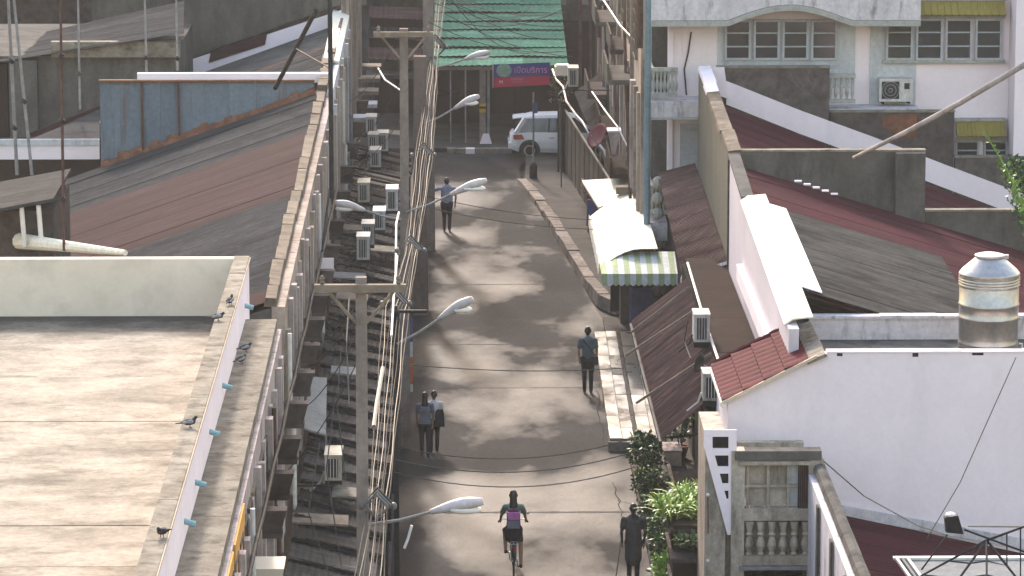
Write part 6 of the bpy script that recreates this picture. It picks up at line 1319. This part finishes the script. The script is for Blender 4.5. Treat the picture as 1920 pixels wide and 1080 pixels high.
# yard wall and steps
b = thing('yard_kerb', 'low pale kerb rail along the inner edge of the right pavement', 'kerb rail', (4.86,84,.1))
for i in range(9): MB().box(4.82,4.90,74+1.75*i,74+1.75*(i+1)-.02,.1,.24).build('rail_piece', M['kerb_concrete'], b)
for i, y in enumerate((75.5,78.2,80.6)):
    bb = thing('storage_crate', ('nearest','middle','farthest')[i]+' dark crate in the right yard below the ferns', 'crate', (5.5,y,.1), 'crates in the right yard')
    MB().box(5.1,6.1,y,y+1.2,.1,.75+.1*i).build('box', M['brown_wall'], bb); MB().box(5.06,6.14,y-.04,y+1.24,.752+.1*i,.82+.1*i).build('lid', M['dark_concrete'], bb)
p = at(1255,872,z=.12); bb = thing('planter_box', 'small pink brick block at the end of the pavement rail', 'block', p); MB().box(p[0]-.12,p[0]+.28,p[1],p[1]+.9,.1,.42).build('block', M['pale_wood'], bb); MB().box(p[0]-.14,p[0]+.30,p[1]-.02,p[1]+.92,.422,.46).build('cap', M['pink_plaster'], bb)
kl = MB()
for i in range(14): kl.box(4.03,4.11,76+1.0*i,76.98+1.0*i,-.1,.13)
kl.build('kerb', M['dark_concrete'], kind='structure')
# dark tree mass under the brown canopy end
plant('dark shrub in the shade under the near end of the large brown canopy', at(1275,858,z=.1), .55, 1.3, 420, .14, M['leaf_dark'], None, pot=True, seed=77)
# climbing twig at the right edge
yV = 91
tw = [at(u,v,y=yV) for u, v in ((1838,236),(1858,268),(1880,305),(1900,345),(1916,385),(1935,430))]
b = thing('climbing_plant', 'leafy green twig climbing at the right edge in front of the villa', 'plant', (tw[-1][0],yV,3.2))
MB().tube(tw + [(tw[-1][0]+.2,yV,3.2)], [.008,.012,.018,.022,.026,.03,.04], 6).build('stem', M['leaf_light'], b)
rn = random.Random(4); lf = MB()
for i in range(170):
    t = rn.random()**.6; k = min(4, int(t*5)); q = Vector(lerp(tw[k],tw[min(5,k+1)],t*5-k)); l = rn.uniform(.06,.16)*(.4+t); d = Vector((rn.gauss(0,1),rn.gauss(0,.6),rn.gauss(.3,1))).normalized(); s = d.cross(Vector((rn.gauss(0,1),1,rn.gauss(0,1)))).normalized(); q = q+Vector((rn.gauss(0,.07),rn.gauss(0,.07),rn.gauss(0,.06)))*(.3+t)
    lf.add([tuple(q),tuple(q+d*l*.5+s*l*.3),tuple(q+d*l),tuple(q+d*l*.5-s*l*.3)], [(0,1,2,3)])
lf.build('leaves', M['leaf_light'], b, kind='stuff')
mass = thing('creeper', 'dark creeper hanging on the wall behind the leafy twig', 'plant', at(1925,400,y=93), None)
q = leaf_mesh(700, .55, 2.2, .14, rn); w_ = at(1935,420,y=93); q.v = [(x*1.0+w_[0]+.25-(z)*.28,y*.6+92.6,z+w_[2]-.6) for x,y,z in q.v]; q.build('foliage', M['leaf_dark'], mass, kind='stuff')

# ------------------------------------------------------------------ pigeons on the parapet
def pigeon(label, p, rzv, look_down=0):
    c = [((0,-.05,.105),(0,.05,.115),.062,.058,'feather',.95),((0,-.12,.10),(0,-.05,.105),.035,.058,'feather',.8),((0,-.25,.085),(0,-.12,.098),.022,.034,'feather',.5),
         ((0,.06,.13),(0,.10,.18-look_down),.045,.030,'feather',1),((0,.105,.195-look_down),(0,.115,.197-look_down),.028,.026,'feather',1),((0,.135,.192-look_down),(0,.165,.186-look_down),.009,.004,'beak',1)]
    for e in (-1,1): c += [((e*.05,.03,.125),(e*.045,-.12,.105),.03,.018,'feather_light' if e > 0 else 'feather',1.3),((e*.025,.0,.06),(e*.027,.005,.008),.010,.008,'bird_leg',1),((e*.027,-.01,.006),(e*.03,.035,.005),.007,.006,'bird_leg',1)]
    o = figure('pigeon', c, None, voxel=.0075, label=label, cat='pigeon', group='pigeons on the foreground parapet', loc=p, smooth_it=2); o.rotation_euler = (0,0,rzv); o.scale = (.82,.82,.82); return o
for (u,v), z, rzv, ld, lab in (((432,572),7.72,R(-15),.0,'pigeon farthest along the parapet coping, facing away'),((409,602),7.72,R(-80),.03,'pigeon on the inner edge of the coping with its tail to the left'),((461,660),6.8,R(-60),.02,'upper of the two pigeons on the ledge by the drain spout'),((453,682),6.8,R(-40),.03,'lower of the two pigeons on the ledge by the drain spout'),((356,802),7.72,R(-85),.0,'pigeon in profile in the middle of the parapet coping'),((304,1008),7.72,R(150),.02,'nearest pigeon on the coping, turned towards the viewer')):
    q = at(u, v, z=z); pigeon(lab, (max(-4.1, q[0]) if z > 7 else min(-3.33,max(-3.8,q[0])), q[1], z), rzv, ld)

# ------------------------------------------------------------------ thin haze over the whole place
def add_haze(density):
    m = bpy.data.materials.new('haze'); m.use_nodes = True; n = m.node_tree.nodes; n.clear()
    o = n.new('ShaderNodeOutputMaterial'); v = n.new('ShaderNodeVolumePrincipled'); m.node_tree.links.new(v.outputs[0], o.inputs['Volume'])
    v.inputs['Color'].default_value = (.9,.92,.95,1); v.inputs['Density'].default_value = density; v.inputs['Anisotropy'].default_value = .3
    MB().box(-950,950,-300,2700,-1.4,26).build('haze', m, kind='stuff')
HAZE = 0.0002
if HAZE: add_haze(HAZE)
for o in bpy.data.objects:
    if '_w' in o: del o['_w']
